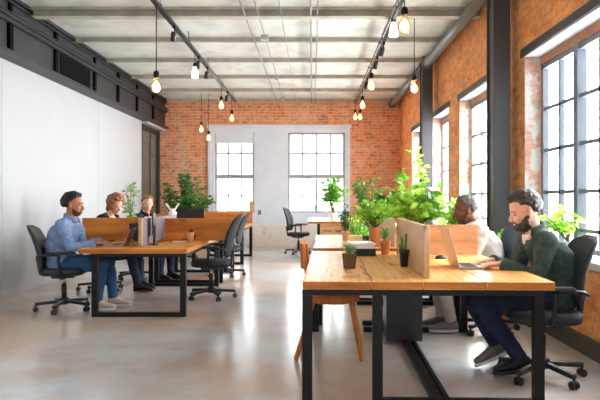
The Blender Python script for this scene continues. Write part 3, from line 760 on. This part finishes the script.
# ------------------------------------------------------------------ plants
def leaf(mb, base, d, up, L, W, droop=.25, fold=.15):
    d = d.normalized(); s = d.cross(up)
    if s.length < 1e-3: s = Vector((1, 0, 0))
    s.normalize(); u = s.cross(d).normalized()
    def p(t, w_): return base+d*(L*t)+s*(w_*W)+u*(abs(w_)*W*fold-droop*L*t*t)
    vs = [p(0, 0), p(.28, -.42), p(.3, 0), p(.28, .42), p(.62, -.46), p(.64, 0), p(.62, .46), p(1, 0)]
    mb.add(vs, [(0, 2, 1), (0, 3, 2), (1, 2, 5, 4), (2, 3, 6, 5), (4, 5, 7), (5, 6, 7)])
def pot_mesh(shape, r_, h):
    if shape == 'square':
        m = MB(); k = r_*.95
        m.loft([(0, 0, 0, k*.8, k*.8), (0, 0, h, k, k)], 4, 2)
        m2 = MB(); q = r_*1.25
        return MB().rings([[(a*q*.80, b*q*.80, 0) for a, b in ((-.7, -.7), (.7, -.7), (.7, .7), (-.7, .7))], [(a*q, b*q, h) for a, b in ((-.7, -.7), (.7, -.7), (.7, .7), (-.7, .7))],
                           [(a*q*.9, b*q*.9, h) for a, b in ((-.7, -.7), (.7, -.7), (.7, .7), (-.7, .7))], [(a*q*.85, b*q*.85, h*.85) for a, b in ((-.7, -.7), (.7, -.7), (.7, .7), (-.7, .7))]])
    return MB().lathe([(0, 0), (r_*.72, 0), (r_*.93, h*.78), (r_*1.02, h*.78), (r_*1.05, h), (r_*.92, h), (r_*.88, h*.86), (0, h*.86)], n=24)
def plant(name, label, x, y, z, pr, ph, H, Wd, nst, nl, L, W, lm, pm='terracotta', seed=1, pot='round', spread=1.0, stemr=.006, low=.15, trunk=0, cat='potted plant', dome=True, lean=(0, 0), group=None, stem_m='stem'):
    rn = random.Random(seed); t = thing(name, label, cat, (x, y, z), rn.random()*.3 if pot != 'square' else .3, group=group)
    pot_mesh(pot, pr, ph).build('pot', pm, t, smooth=(pot == 'round'), bevel=.002)
    MB().lathe([(0, ph*.82), (pr*.82, ph*.82), (pr*.8, ph*.87), (0, ph*.9)], n=16).build('soil', 'soil', t)
    sm = MB(); lf = MB(); base = Vector((0, 0, ph*.85))
    if trunk:
        top = Vector((lean[0]*.4, lean[1]*.4, ph*.85+trunk)); sm.tube([base, (base+top)/2+Vector((.01, .01, 0)), top], [stemr*2.4, stemr*2, stemr*1.6], 8); base = top
    for k in range(nst):
        a = 2*PI*(k+rn.random()*.7)/nst; q = (rn.random()**.6)*spread
        tip = Vector((math.cos(a)*Wd/2*q+lean[0], math.sin(a)*Wd/2*q+lean[1], base.z+(H-trunk)*(1-.45*q*q if dome else 1)*rn.uniform(.75, 1.0)))
        mid = base.lerp(tip, .5)+Vector((math.cos(a)*-.05*Wd, math.sin(a)*-.05*Wd, .12*(H-trunk)))
        c1 = [base.lerp(mid, u)*(1-u)+mid.lerp(tip, u)*u for u in [i/7 for i in range(8)]]
        sm.tube(c1, [stemr*(1-.6*i/7) for i in range(8)], 5)
        n_ = max(1, nl//nst)
        for j in range(n_):
            u = low+(1-low)*(j+rn.random()*.6)/n_; u = min(u, 1)*6.99; i = int(u); p_ = c1[i].lerp(c1[i+1], u-i)
            aa = rn.random()*2*PI; dd = Vector((math.cos(aa), math.sin(aa), rn.uniform(-.25, .75)))
            off = dd*L*.25; s_ = rn.uniform(.65, 1.15)
            leaf(lf, p_+off*.5, dd, Vector((rn.uniform(-1, 1), rn.uniform(-1, .4), rn.uniform(.1, 1))), L*s_, W*s_, rn.uniform(.1, .45))
    sm.build('stem', stem_m, t, smooth=True); lf.build('foliage', lm, t, smooth=True)
    return t
plant('potted_bush', 'big dark green bush standing against the back brick wall left of the window', -2.93, 13.95, 0, .24, .50, 1.52, 1.34, 34, 1700, .12, .055, 'leaf_dark', 'black_pot', 11, low=.12, stemr=.012)
plant('tall_sprig_plant', 'thin sprig plant rising behind the divider next to the woman', -2.62, 8.62, .726, .05, .11, .70, .20, 6, 70, .09, .05, 'leaf_pale', 'white_pot', 4, low=.2, dome=False)
plant('small_leafy_plant', 'little dark leafed plant between the woman and the sprig plant', -2.66, 8.90, .726, .045, .09, .26, .24, 7, 34, .08, .055, 'leaf_mid', 'white_pot', 8)
plant('succulent', 'small succulent in a square dark brown pot on the near desk', .262, 4.32, .763, .048, .105, .11, .10, 8, 120, .032, .013, 'leaf_pale', 'brown_pot', 5, pot='square', stemr=.004)
# cactus in black pot
t = thing('cactus', 'upright cactus in a tall black pot against the near divider', 'cactus', (.675, 4.44, .763), .2)
pot_mesh('round', .037, .125).build('pot', 'black_pot', t, smooth=True)
MB().lathe([(0, .10), (.03, .10), (.03, .108), (0, .11)], n=12).build('soil', 'soil', t)
for (dx, dy, hh, rr) in ((-.012, 0, .12, .011), (.012, .008, .15, .010), (.004, -.014, .09, .009), (-.02, .012, .07, .008)):
    MB().tube([(dx, dy, .10), (dx*1.2, dy, .10+hh*.5), (dx*1.5, dy, .10+hh*.9), (dx*1.5, dy, .10+hh)], [rr, rr*1.1, rr, rr*.4], 8).build('stem', 'cactus', t, smooth=True)
plant('herb_pot', 'small terracotta pot with a wispy herb beside the divider of the near desk', .650, 5.40, .763, .048, .125, .14, .17, 9, 70, .035, .018, 'leaf_mid', 'terracotta', 9)
plant('potted_bush', 'bright green bush in a tall terracotta pot on the second desk of the right row', .63, 6.12, .773, .058, .20, .37, .44, 26, 470, .060, .034, 'leaf_bright', 'terracotta', 21, low=.3)
plant('slim_potted_plant', 'slim plant in a pale pot on the second desk of the right row', .38, 7.02, .773, .045, .11, .34, .17, 9, 150, .045, .028, 'leaf_dark', 'terracotta_light', 22)
plant('indoor_tree', 'tall leafy indoor tree in a floor pot behind the third desk', .80, 9.15, 0, .17, .42, 1.40, .72, 22, 620, .085, .040, 'leaf_dark', 'terracotta', 23, trunk=.25, stemr=.010, stem_m='bark')
plant('indoor_tree', 'small shrub in a dark floor pot between the third desk and the indoor tree', .62, 8.72, 0, .14, .36, .86, .45, 16, 380, .07, .04, 'leaf_mid', 'black_pot', 33, trunk=.1, stemr=.008, stem_m='bark')
plant('window_plant', 'airy plant standing on the far desk in front of the back window', .42, 12.6, .80, .08, .16, .80, .66, 24, 420, .11, .065, 'leaf_mid', 'white_pot', 24, low=.35, stemr=.005)
plant('leafy_planter', 'dark broad leafed plant at the back of the third desk', 1.03, 8.0, .763, .08, .17, .48, .62, 16, 90, .18, .09, 'leaf_dark', 'white_pot', 25, low=.4)
G = 'bright leafy plants crowded on the desks by the windows'
plant('leafy_planter', 'bright big leafed plant on the second desk right behind its divider', 1.05, 6.75, .773, .08, .16, .52, .62, 20, 210, .125, .078, 'leaf_bright', 'white_pot', 26, group=G, low=.25)
plant('leafy_planter', 'tall bright plant with long shoots beside the man in the white shirt', 1.30, 7.0, .773, .085, .16, .55, .60, 20, 210, .125, .078, 'leaf_mid', 'terracotta', 27, group=G, low=.2)
plant('leafy_planter', 'bright plant spreading on the third desk near the windows', 1.36, 7.72, .763, .085, .16, .55, .66, 20, 210, .125, .078, 'leaf_bright', 'white_pot', 28, group=G)
plant('climbing_plant', 'very tall thin shoot plant rising above the others before the far column', 1.44, 8.08, .763, .06, .12, 1.08, .22, 3, 44, .12, .06, 'leaf_bright', 'terracotta', 29, low=.55, dome=False, group=G)
plant('climbing_plant', 'thin tall shoot plant left of the tallest one in the window row', 1.21, 8.08, .763, .06, .12, .85, .20, 3, 36, .11, .05, 'leaf_mid', 'terracotta', 30, low=.5, dome=False, group=G)
plant('leafy_planter', 'leafy plant on the floor behind the man in the white shirt, below the second window', 1.90, 7.85, 0, .15, .35, 1.12, .62, 20, 220, .13, .08, 'leaf_bright', 'terracotta', 31, trunk=.35, stemr=.008, low=.3)
plant('sill_plant', 'bright broad leafed plant on the window sill behind the man in the green jacket', 2.28, 5.35, WZ0+.022, .06, .12, .36, .40, 13, 75, .125, .07, 'leaf_bright', 'white_pot', 32, low=.35, lean=(-.10, 0))
plant('sill_plant', 'low small leafed plant by the column behind the man in the green jacket', 1.98, 6.12, 0, .12, .30, .72, .36, 10, 80, .11, .07, 'leaf_mid', 'terracotta', 34, trunk=.3, stemr=.008)
plant('sill_plant', 'tiny green plant on the sill of the right back window', .05, 15.36, .89, .03, .07, .22, .20, 8, 50, .05, .03, 'leaf_mid', 'white_pot', 35)

# ------------------------------------------------------------------ people
EYEW = plain('eye_white', rgb(150, 135, 125), .5, var=.01); IRIS = plain('iris', rgb(40, 26, 18), .2)
def head_mb(k=1.0):
    h = MB()
    h.ell((-.014, 0, .036), (.098, .077, .090), n=20, m=14); h.ell((.020, 0, -.026), (.070, .063, .086), n=20, m=12)
    h.ell((.034, 0, -.075), (.048, .050, .036)); h.ell((.070, 0, -.100), (.019, .024, .017)); h.ell((.0, .0, -.06), (.05, .056, .045))
    h.tube([(.084, 0, .012), (.098, 0, -.010), (.112, 0, -.030)], [.008, .010, .013], 8); h.ell((.103, 0, -.034), (.014, .018, .010))
    for s in (-1, 1):
        h.ell((.074, s*.026, .022), (.018, .026, .009), (0, 0, s*-.2)); h.ell((.058, s*.040, -.024), (.024, .019, .022))
        h.ell((-.010, s*.083, -.008), (.020, .010, .033), (0, -.2, s*.3)); h.ell((-.006, s*.076, -.028), (.010, .008, .012))
    h.ell((.086, 0, -.060), (.013, .024, .006)); h.ell((.085, 0, -.070), (.013, .021, .007))
    return h
def hand_mb(side, curl=.6):
    """wrist at origin, +x towards fingertips, +z back of the hand; side=+1: thumb at +y"""
    h = MB(); rs = []
    for x, wy, tz in ((-.02, .026, .020), (.0, .027, .018), (.03, .036, .016), (.06, .041, .015), (.088, .039, .012), (.096, .034, .009)):
        rs.append([(x, wy*math.copysign(abs(math.cos(a))**.8, math.cos(a)), tz*math.sin(a)) for a in [2*PI*k/14 for k in range(14)]])
    h.rings(rs)
    for i, (yo, L, sp) in enumerate(((.029, .072, .10), (.010, .082, .03), (-.010, .076, -.03), (-.028, .060, -.12))):
        p = Vector((.078, side*yo, 0)); pts = [p]; pitch = 0
        for sgm, cc in ((.16, .10), (.42, .35), (.24, .55), (.18, .45)):
            pitch += cc*curl; q = L*1.1*sgm
            p = p+Vector((math.cos(pitch)*q, side*sp*q, -math.sin(pitch)*q)); pts.append(p)
        h.tube(pts, [.0095, .0092, .0085, .0078, .0058], 8)
    p0 = Vector((.018, side*.022, -.004)); p1 = p0+Vector((.030, side*.026, -.010)); p2 = p1+Vector((.032, side*.012, -.010)); p3 = p2+Vector((.024, side*.001, -.006))
    h.tube([p0, p1, p2, p3], [.015, .012, .0105, .007], 8)
    return h
def shoe_mb(sole=False):
    s = MB()
    if sole: return s.loft([(.075, 0, -.085, .140, .045), (.075, 0, -.060, .142, .047)], 20, 2.6)
    return s.loftx([(-.062, 0, -.035, .022, .022), (-.055, 0, -.022, .034, .038), (-.02, 0, -.008, .040, .052), (.03, 0, -.012, .041, .050), (.08, 0, -.028, .043, .034), (.14, 0, -.038, .046, .024), (.19, 0, -.044, .040, .018), (.208, 0, -.048, .022, .012)], 18, 2.3)

def person(label, loc, rz, skin, J, hair=None, beard=None, top=None, bottom=None, shoes=None, sole=None, vox=.009, sex='m', tee=None, socks=None):
    """J: joints in a local frame, facing +x, origin on the floor under the hips"""
    t = thing('person', label, 'person', loc, rz)
    g = lambda k: Vector(J[k])
    pel, chest, neck, hd = g('pelvis'), g('chest'), g('neck'), g('head')
    HM = Matrix.Translation(hd) @ Euler((J.get('roll', 0), J.get('pitch', 0), J.get('yaw', 0)), 'XYZ').to_matrix().to_4x4() @ Matrix.Scale(J.get('hs', 1.0), 4)
    fem = .90 if sex == 'f' else 1.0
    def torso(gr, belly=1.0, z0=0, zhi=1.0, shift=0.0):
        secs = [(-.03, -.09, .10, .15), (.0, -.06, .125, .175), (.0, .04, .130, .175), (.18, 0, .118, .158), (.45, 0, .122, .166), (.75, 0, .128, .182), (.93, 0, .112, .176), (1.0, .0, .082, .135)]
        m = MB(); out = []
        for i, (u, dz, rx, ry) in enumerate(secs):
            if u > zhi: continue
            p = pel.lerp(chest, max(u, 0)) if u >= 0 else pel
            bow = math.sin(max(u, 0)*PI)*J.get('bow', -.02)
            out.append((p.x+bow+shift, p.y, p.z+(dz if u <= 0 else 0), (rx+gr)*fem, (ry+gr)*fem))
        out.sort(key=lambda q: q[2]); return m.loft(out, 22, 2.3)
    def arm(s, gr, end=1.0, m=None):
        m = m or MB(); sh, el, wr_ = g('sh'+s), g('el'+s), g('wr'+s)
        e = el.lerp(wr_, end)
        m.tube([chest.lerp(sh, .45), sh, sh.lerp(el, .35), sh.lerp(el, .7), el, el.lerp(e, .3), el.lerp(e, .7), e],
               [(.062+gr)*fem, (.062+gr)*fem, (.054+gr)*fem, (.047+gr)*fem, (.043+gr)*fem, (.043+gr)*fem, (.036+gr)*fem, (.029+gr*1.2)*fem], 12)
        m.ell(sh, (.064+gr)*fem); return m
    def leg(s, gr, end=1.0, m=None):
        m = m or MB(); hp, kn, an = g('hp'+s), g('kn'+s), g('an'+s); e = kn.lerp(an, end)
        m.tube([pel.lerp(hp, .5), hp, hp.lerp(kn, .35), hp.lerp(kn, .75), kn, kn.lerp(e, .3), kn.lerp(e, .6), e],
               [.095+gr, .092+gr, .086+gr, .068+gr, .059+gr, .059+gr, .048+gr, .038+gr*1.3], 12)
        m.ell(kn, .060+gr); return m
    body = torso(0)
    body.tube([chest-Vector((0, 0, .03)), neck, HM @ Vector((-.02, 0, -.05)), HM @ Vector((-.015, 0, .0))], [.075*fem, .058*fem, .056*fem, .05], 14)
    body.join(head_mb(), HM)
    for s in 'LR':
        arm(s, 0, m=body); leg(s, 0, m=body)
        wr_, el = g('wr'+s), g('el'+s)
        d = Vector(J['hd'+s]) if 'hd'+s in J else (wr_-el); d.normalize()
        sd = Vector((0, 0, 1)).cross(d).normalized(); up = d.cross(sd)
        HMt = Matrix((d, sd, up)).transposed().to_4x4(); HMt.translation = wr_
        side = -1 if s == 'L' else 1   # L is +y side: thumb points inwards
        body.join(hand_mb(side, J.get('curl', .6)), HMt)
        an = g('an'+s); FM = Matrix.Translation(an) @ Euler((0, J.get('ft'+s, 0), J.get('fy'+s, 0))).to_matrix().to_4x4()
        fb = MB().loftx([(-.045, 0, -.02, .025, .03), (0, 0, -.005, .032, .045), (.08, 0, -.035, .035, .025), (.17, 0, -.048, .03, .014)], 14); body.join(fb, FM)
        shm = shoes[s] if isinstance(shoes, dict) else shoes; slm = (sole[s] if isinstance(sole, dict) else sole) or shm
        so = MB().join(shoe_mb(), FM).build('shoe', shm, t, smooth=True, remesh=.006, relax=2)
        MB().join(shoe_mb(True), FM).build('sole', slm, so, bevel=.004)
    body.build('body', skin, t, smooth=True, remesh=vox*.72, relax=4)
    for s in (-1, 1):
        e = MB().join(MB().ell((.068, s*.030, .0), .0125), HM).build('eye', EYEW, t, smooth=True)
        MB().join(MB().ell((.0772, s*.0308, -.001), (.0045, .0062, .0062)), HM).build('iris', IRIS, e, smooth=True)
    tp = torso(.028, zhi=.99) if not top.get('open') else torso(.024, shift=-.014, zhi=.99)
    for s in 'LR': arm(s, .016, top.get('sleeve', .95), m=tp)
    tp.tube([chest-Vector((0.01, 0, .07)), chest-Vector((.004, 0, .01)), neck-Vector((.008, 0, .040))], [.120*fem, .105*fem, .078*fem], 14)
    tpo = tp.build(top['name'], top['m'], t, smooth=True, remesh=vox, disp=top.get('disp', .032), relax=4)
    # collar
    if top.get('collar'):
        c = neck-Vector((.006, 0, 0)); gap = R(62 if top.get('open') else 24); rs = []
        for q in range(25):
            a = gap+(2*PI-2*gap)*q/24; rf = 1.0+.10*max(0, math.cos(a))
            rs.append([(c.x+rr*fem*rf*1.05*math.cos(a), c.y+rr*fem*math.sin(a), c.z+dz-.030*math.cos(a)) for rr, dz in ((.066, -.040), (.086, -.046), (.080, .004), (.070, .014), (.062, .004))])
        MB().rings(rs).build('collar', top['m'], tpo, smooth=True)
    if tee:
        tm = torso(.010, zhi=.99, shift=.022); tm.tube([chest-Vector((0, 0, .02)), neck-Vector((0, 0, .02))], [.075, .064], 14)
        # only the chest front shows between the open lapels
        tm2 = MB()
        secs = []
        for u in (.25, .45, .65, .85, 1.0):
            p = pel.lerp(chest, u); r_ = .122+.024
            secs.append((p.x+math.sin(u*PI)*J.get('bow', -.02)+.052, p.y, p.z, .084 if u < 1 else .045, .026+.008*u))
        tm2.loft(secs, 18, 2.2); tm2.tube([chest+Vector((.05, 0, -.05)), neck+Vector((.020, 0, -.045))], [.055, .055], 12)
        tm2.build('undershirt', tee, t, smooth=True, remesh=vox, relax=3)
    bt = torso(.016, zhi=.20)
    bt.ell(pel+Vector((0, 0, -.02)), (.135, .18, .11))
    for s in 'LR': leg(s, .014, bottom.get('len', .97), m=bt)
    bt.build('trousers', bottom['m'], t, smooth=True, remesh=vox, disp=.016, relax=4)
    rn = random.Random(hash(label) % 1000 if False else len(label))
    if hair:
        h = MB(); cnt = 0; n_ = hair.get('n', 210); ga = PI*(3-math.sqrt(5)); hl = hair.get('line', .32)
        for i in range(n_*2):
            zz = 1-2*(i+.5)/(n_*2); r_ = math.sqrt(1-zz*zz); a = ga*i; d = Vector((r_*math.cos(a), r_*math.sin(a), zz))
            # hairline: front edge high, sides to the ear, nape low
            lo = hl+.55*max(0, d.x-.25) if d.x > .35 else (hair.get('side', .12) if d.x > -.28 else hair.get('nape', -.52))
            if d.z < lo: continue
            if d.x > .15 and d.z < hl*.75: continue
            p = Vector((-.014, 0, .034))+Vector((d.x*.098, d.y*.079, d.z*.092))*1.0
            th = hair.get('th', .014)*(.6 if d.x > .45 else 1); sw = rn.uniform(.8, 1.25)
            p += d*th*rn.uniform(.3, 1.0)
            h.ell(p, (th*1.05*sw, th*1.05*sw, th*.85*sw), n=8, m=5)
        h.ell((-.030, 0, .046), (.091, .0785, .090), n=18, m=12) if hair.get('base') else None
        for c, r_ in hair.get('extra', []): h.ell(c, r_)
        hh = MB().join(h, HM); hh.build('hair', hair['m'], t, smooth=True, remesh=hair.get('vox', .005), relax=hair.get('relax', 2))
        b = MB()
        for s in (-1, 1): b.tube([(.084, s*.012, .020), (.086, s*.028, .026), (.070, s*.046, .020)], [.0045, .006, .004], 6)
        MB().join(b, HM).build('eyebrow', hair['m'], t, smooth=True)
    if beard:
        h = MB()
        for i in range(520):
            zz = 1-2*(i+.5)/520; r_ = math.sqrt(1-zz*zz); a = PI*(3-math.sqrt(5))*i; d = Vector((r_*math.cos(a), r_*math.sin(a), zz))
            if d.x < -.12 or d.z > (.25-.65*max(0, d.x)): continue
            p = Vector((.020, 0, -.050))+Vector((d.x*.072, d.y*.062, d.z*.066))
            if p.z > -.030+.01*(p.x < .04): 
                if p.x > .02: continue
            if p.x > .085 and -.078 < p.z < -.052: continue
            th = beard.get('th', .010); h.ell(p+d*th*rn.uniform(.1, .9), th*rn.uniform(.8, 1.2), n=7, m=5)
        h.tube([(.088, -.026, -.056), (.098, 0, -.049), (.088, .026, -.056)], [.005, .006, .005], 6)
        MB().join(h, HM).build('beard', beard['m'], t, smooth=True, remesh=.005, relax=2)
    return t
def seated(lean=.06, headx=.13, hz=.55, headz=1.215, spread=.10, knx=.47, knz=.50, ankL=(.42, .10), ankR=(.42, .10), wl=(.42, .12, .80), wrr=(.42, -.12, .80), shz=1.0, pitch=R(8), yaw=0, bow=-.03, elo=.0, **kw):
    J = dict(pelvis=(0, 0, hz), chest=(lean, 0, shz+.03), neck=(lean+.035, 0, shz+.09), head=(headx, 0, headz), pitch=pitch, yaw=yaw, bow=bow,
             shL=(lean+.0, .185, shz), shR=(lean+.0, -.185, shz),
             hpL=(.02, .09, hz-.03), hpR=(.02, -.09, hz-.03), knL=(knx, spread+.02, knz), knR=(knx, -spread-.02, knz),
             anL=(ankL[0], spread+.01, ankL[1]), anR=(ankR[0], -spread-.01, ankR[1]), wrL=wl, wrR=wrr)
    for s, sg in (('L', 1), ('R', -1)):
        sh = Vector(J['sh'+s]); wv = Vector(J['wr'+s]); mid = (sh+wv)/2; L = (wv-sh).length; arm_l = .54
        off = math.sqrt(max(0, (arm_l/2)**2-(L/2)**2)) if L < arm_l else 0
        d = (wv-sh).normalized(); dn = Vector((-.35, sg*.35, -1)); dn = (dn-d*dn.dot(d)).normalized()
        J['el'+s] = tuple(mid+dn*off)
    for k in ('L', 'R'): J['hd'+k] = (1, .10*(-1 if k == 'L' else 1), -.12)
    J.update(kw); return J

green = cloth('green_jacket', rgb(58, 73, 66), .35, 25); navy_j = cloth('navy_jeans', rgb(34, 44, 66), .2); blue_j = cloth('blue_jeans', rgb(50, 84, 124), .2)
lblue = cloth('light_blue_shirt', rgb(128, 148, 188), .2, 30); white_s = cloth('white_shirt', rgb(228, 224, 216), .04); navy_s = cloth('navy_top', rgb(34, 38, 58), .1)
black_t = cloth('black_top', rgb(26, 26, 30), .1); beige_t = cloth('beige_trousers', rgb(176, 170, 160), .1); tee_m = cloth('pale_tee', rgb(226, 206, 190), .04)
hair_b = plain('hair_black', rgb(24, 20, 20), .55, var=.3, nscale=60, bumps=.4); hair_d = plain('hair_dark_brown', rgb(50, 38, 32), .5, var=.3, nscale=60, bumps=.4)
hair_g = plain('hair_grey', rgb(96, 92, 90), .7, var=.3, nscale=70, bumps=.4); hair_r = plain('hair_auburn', rgb(142, 88, 48), .5, var=.3, nscale=50, bumps=.4); hair_s = plain('hair_sandy', rgb(150, 96, 56), .55, var=.2, nscale=60)
beard_s = plain('beard_sandy', rgb(190, 122, 84), .7)
sk_fair = skinmat('skin_fair', rgb(222, 168, 140)); sk_tan = skinmat('skin_tan', rgb(186, 124, 92)); sk_dark = skinmat('skin_dark', rgb(124, 78, 58)); sk_pale = skinmat('skin_pale', rgb(232, 176, 152))
sh_grey = plain('shoe_grey', rgb(108, 102, 98), .6, var=.2); sh_black = plain('shoe_black', rgb(24, 22, 22), .6); sh_beige = plain('shoe_beige', rgb(190, 174, 160), .7); sole_w = plain('sole_pale', rgb(200, 196, 190), .6)

person('bearded man in a dark green jacket typing on the laptop at the near desk', (1.735, 4.38, 0), R(180), sk_fair,
       seated(hs=1.09, lean=.10, headx=.195, headz=1.175, shz=.965, knx=.555, knz=.525, hz=.56, ankL=(.25, .12), ankR=(.36, .17), pitch=R(20), wl=(.405, .11, .805), wrr=(.405, -.10, .805), bow=-.06, ftR=R(24), ftL=R(6), curl=.7),
       hair=dict(relax=7, m=hair_d, th=.014, line=.30, n=260, side=.12, base=True, extra=[((.040, 0, .115), (.045, .05, .022)), ((.066, 0, .098), (.020, .042, .018))]), beard=dict(m=hair_d, th=.013),
       top=dict(name='jacket', m=green, open=True, disp=.018, sleeve=.97, collar=True), tee=tee_m, bottom=dict(m=navy_j), shoes=dict(L=sh_black, R=sh_grey), sole=dict(L=plain('sole_black', rgb(36, 34, 34)), R=sole_w), vox=.008)
person('grey haired man in a white shirt sitting beyond the cross divider', (1.66, 5.74, 0), R(180), sk_dark,
       seated(hs=1.08, lean=.10, headx=.205, headz=1.15, shz=.95, pitch=R(14), knx=.46, wl=(.42, .12, .81), wrr=(.42, -.12, .81), bow=-.05, ankL=(.36, .1), ankR=(.40, .1)),
       hair=dict(m=hair_g, th=.010, line=.46, n=260, side=.10, base=True), beard=dict(m=plain('grey_stubble', rgb(84, 66, 58), .8), th=.006),
       top=dict(name='shirt', m=white_s, collar=True), bottom=dict(m=beige_t), shoes=sh_grey, sole=sole_w)
person('man in a light blue shirt and jeans typing at the near left desk', (-2.87, 6.86, 0), 0, sk_tan,
       seated(hs=1.06, lean=.08, headx=.135, headz=1.19, shz=.965, knx=.50, knz=.52, ankL=(.55, .10), ankR=(.44, .10), wl=(.42, .10, .765), wrr=(.42, -.10, .765), pitch=R(4), bow=-.05),
       hair=dict(relax=6, m=hair_b, th=.017, line=.38, n=240, side=.12, base=True, extra=[((.03, 0, .12), (.05, .05, .02))]), beard=dict(m=plain('stubble', rgb(84, 56, 44), .7), th=.007),
       top=dict(name='shirt', m=lblue, collar=True), bottom=dict(m=blue_j), shoes=sh_beige, sole=sole_w)
person('woman with curly auburn hair in a black top behind the left divider', (-2.90, 8.28, 0), R(-8), sk_pale,
       seated(lean=.08, headx=.19, headz=1.175, shz=.985, knx=.46, ankL=(.50, .10), ankR=(.56, .10), wl=(.44, .10, .765), wrr=(.44, -.10, .765), pitch=R(24), yaw=R(-28)),
       hair=dict(m=hair_r, th=.026, line=.30, n=200, side=-.50, nape=-.75, base=True, extra=[((-.05, .07, -.07), (.04, .035, .05)), ((-.05, -.07, -.07), (.04, .03, .05)), ((-.09, 0, -.06), (.04, .06, .06)), ((.03, -.085, -.02), (.03, .02, .05))]),
       top=dict(name='top', m=black_t), bottom=dict(m=navy_j), shoes=sh_black, sex='f', vox=.011)
person('man in a navy top facing the room at the second left desk', (-2.70, 9.42, 0), R(-22), sk_pale,
       seated(lean=.06, headx=.12, headz=1.18, shz=.96, knx=.46, ankL=(.48, .10), ankR=(.44, .10), wl=(.42, .10, .765), wrr=(.42, -.10, .765), pitch=R(14), yaw=R(-38)),
       hair=dict(m=hair_s, th=.013, line=.36, n=200, base=True), beard=dict(m=beard_s, th=.004),
       top=dict(name='top', m=navy_s, collar=True), bottom=dict(m=navy_j), shoes=sh_black, vox=.011)
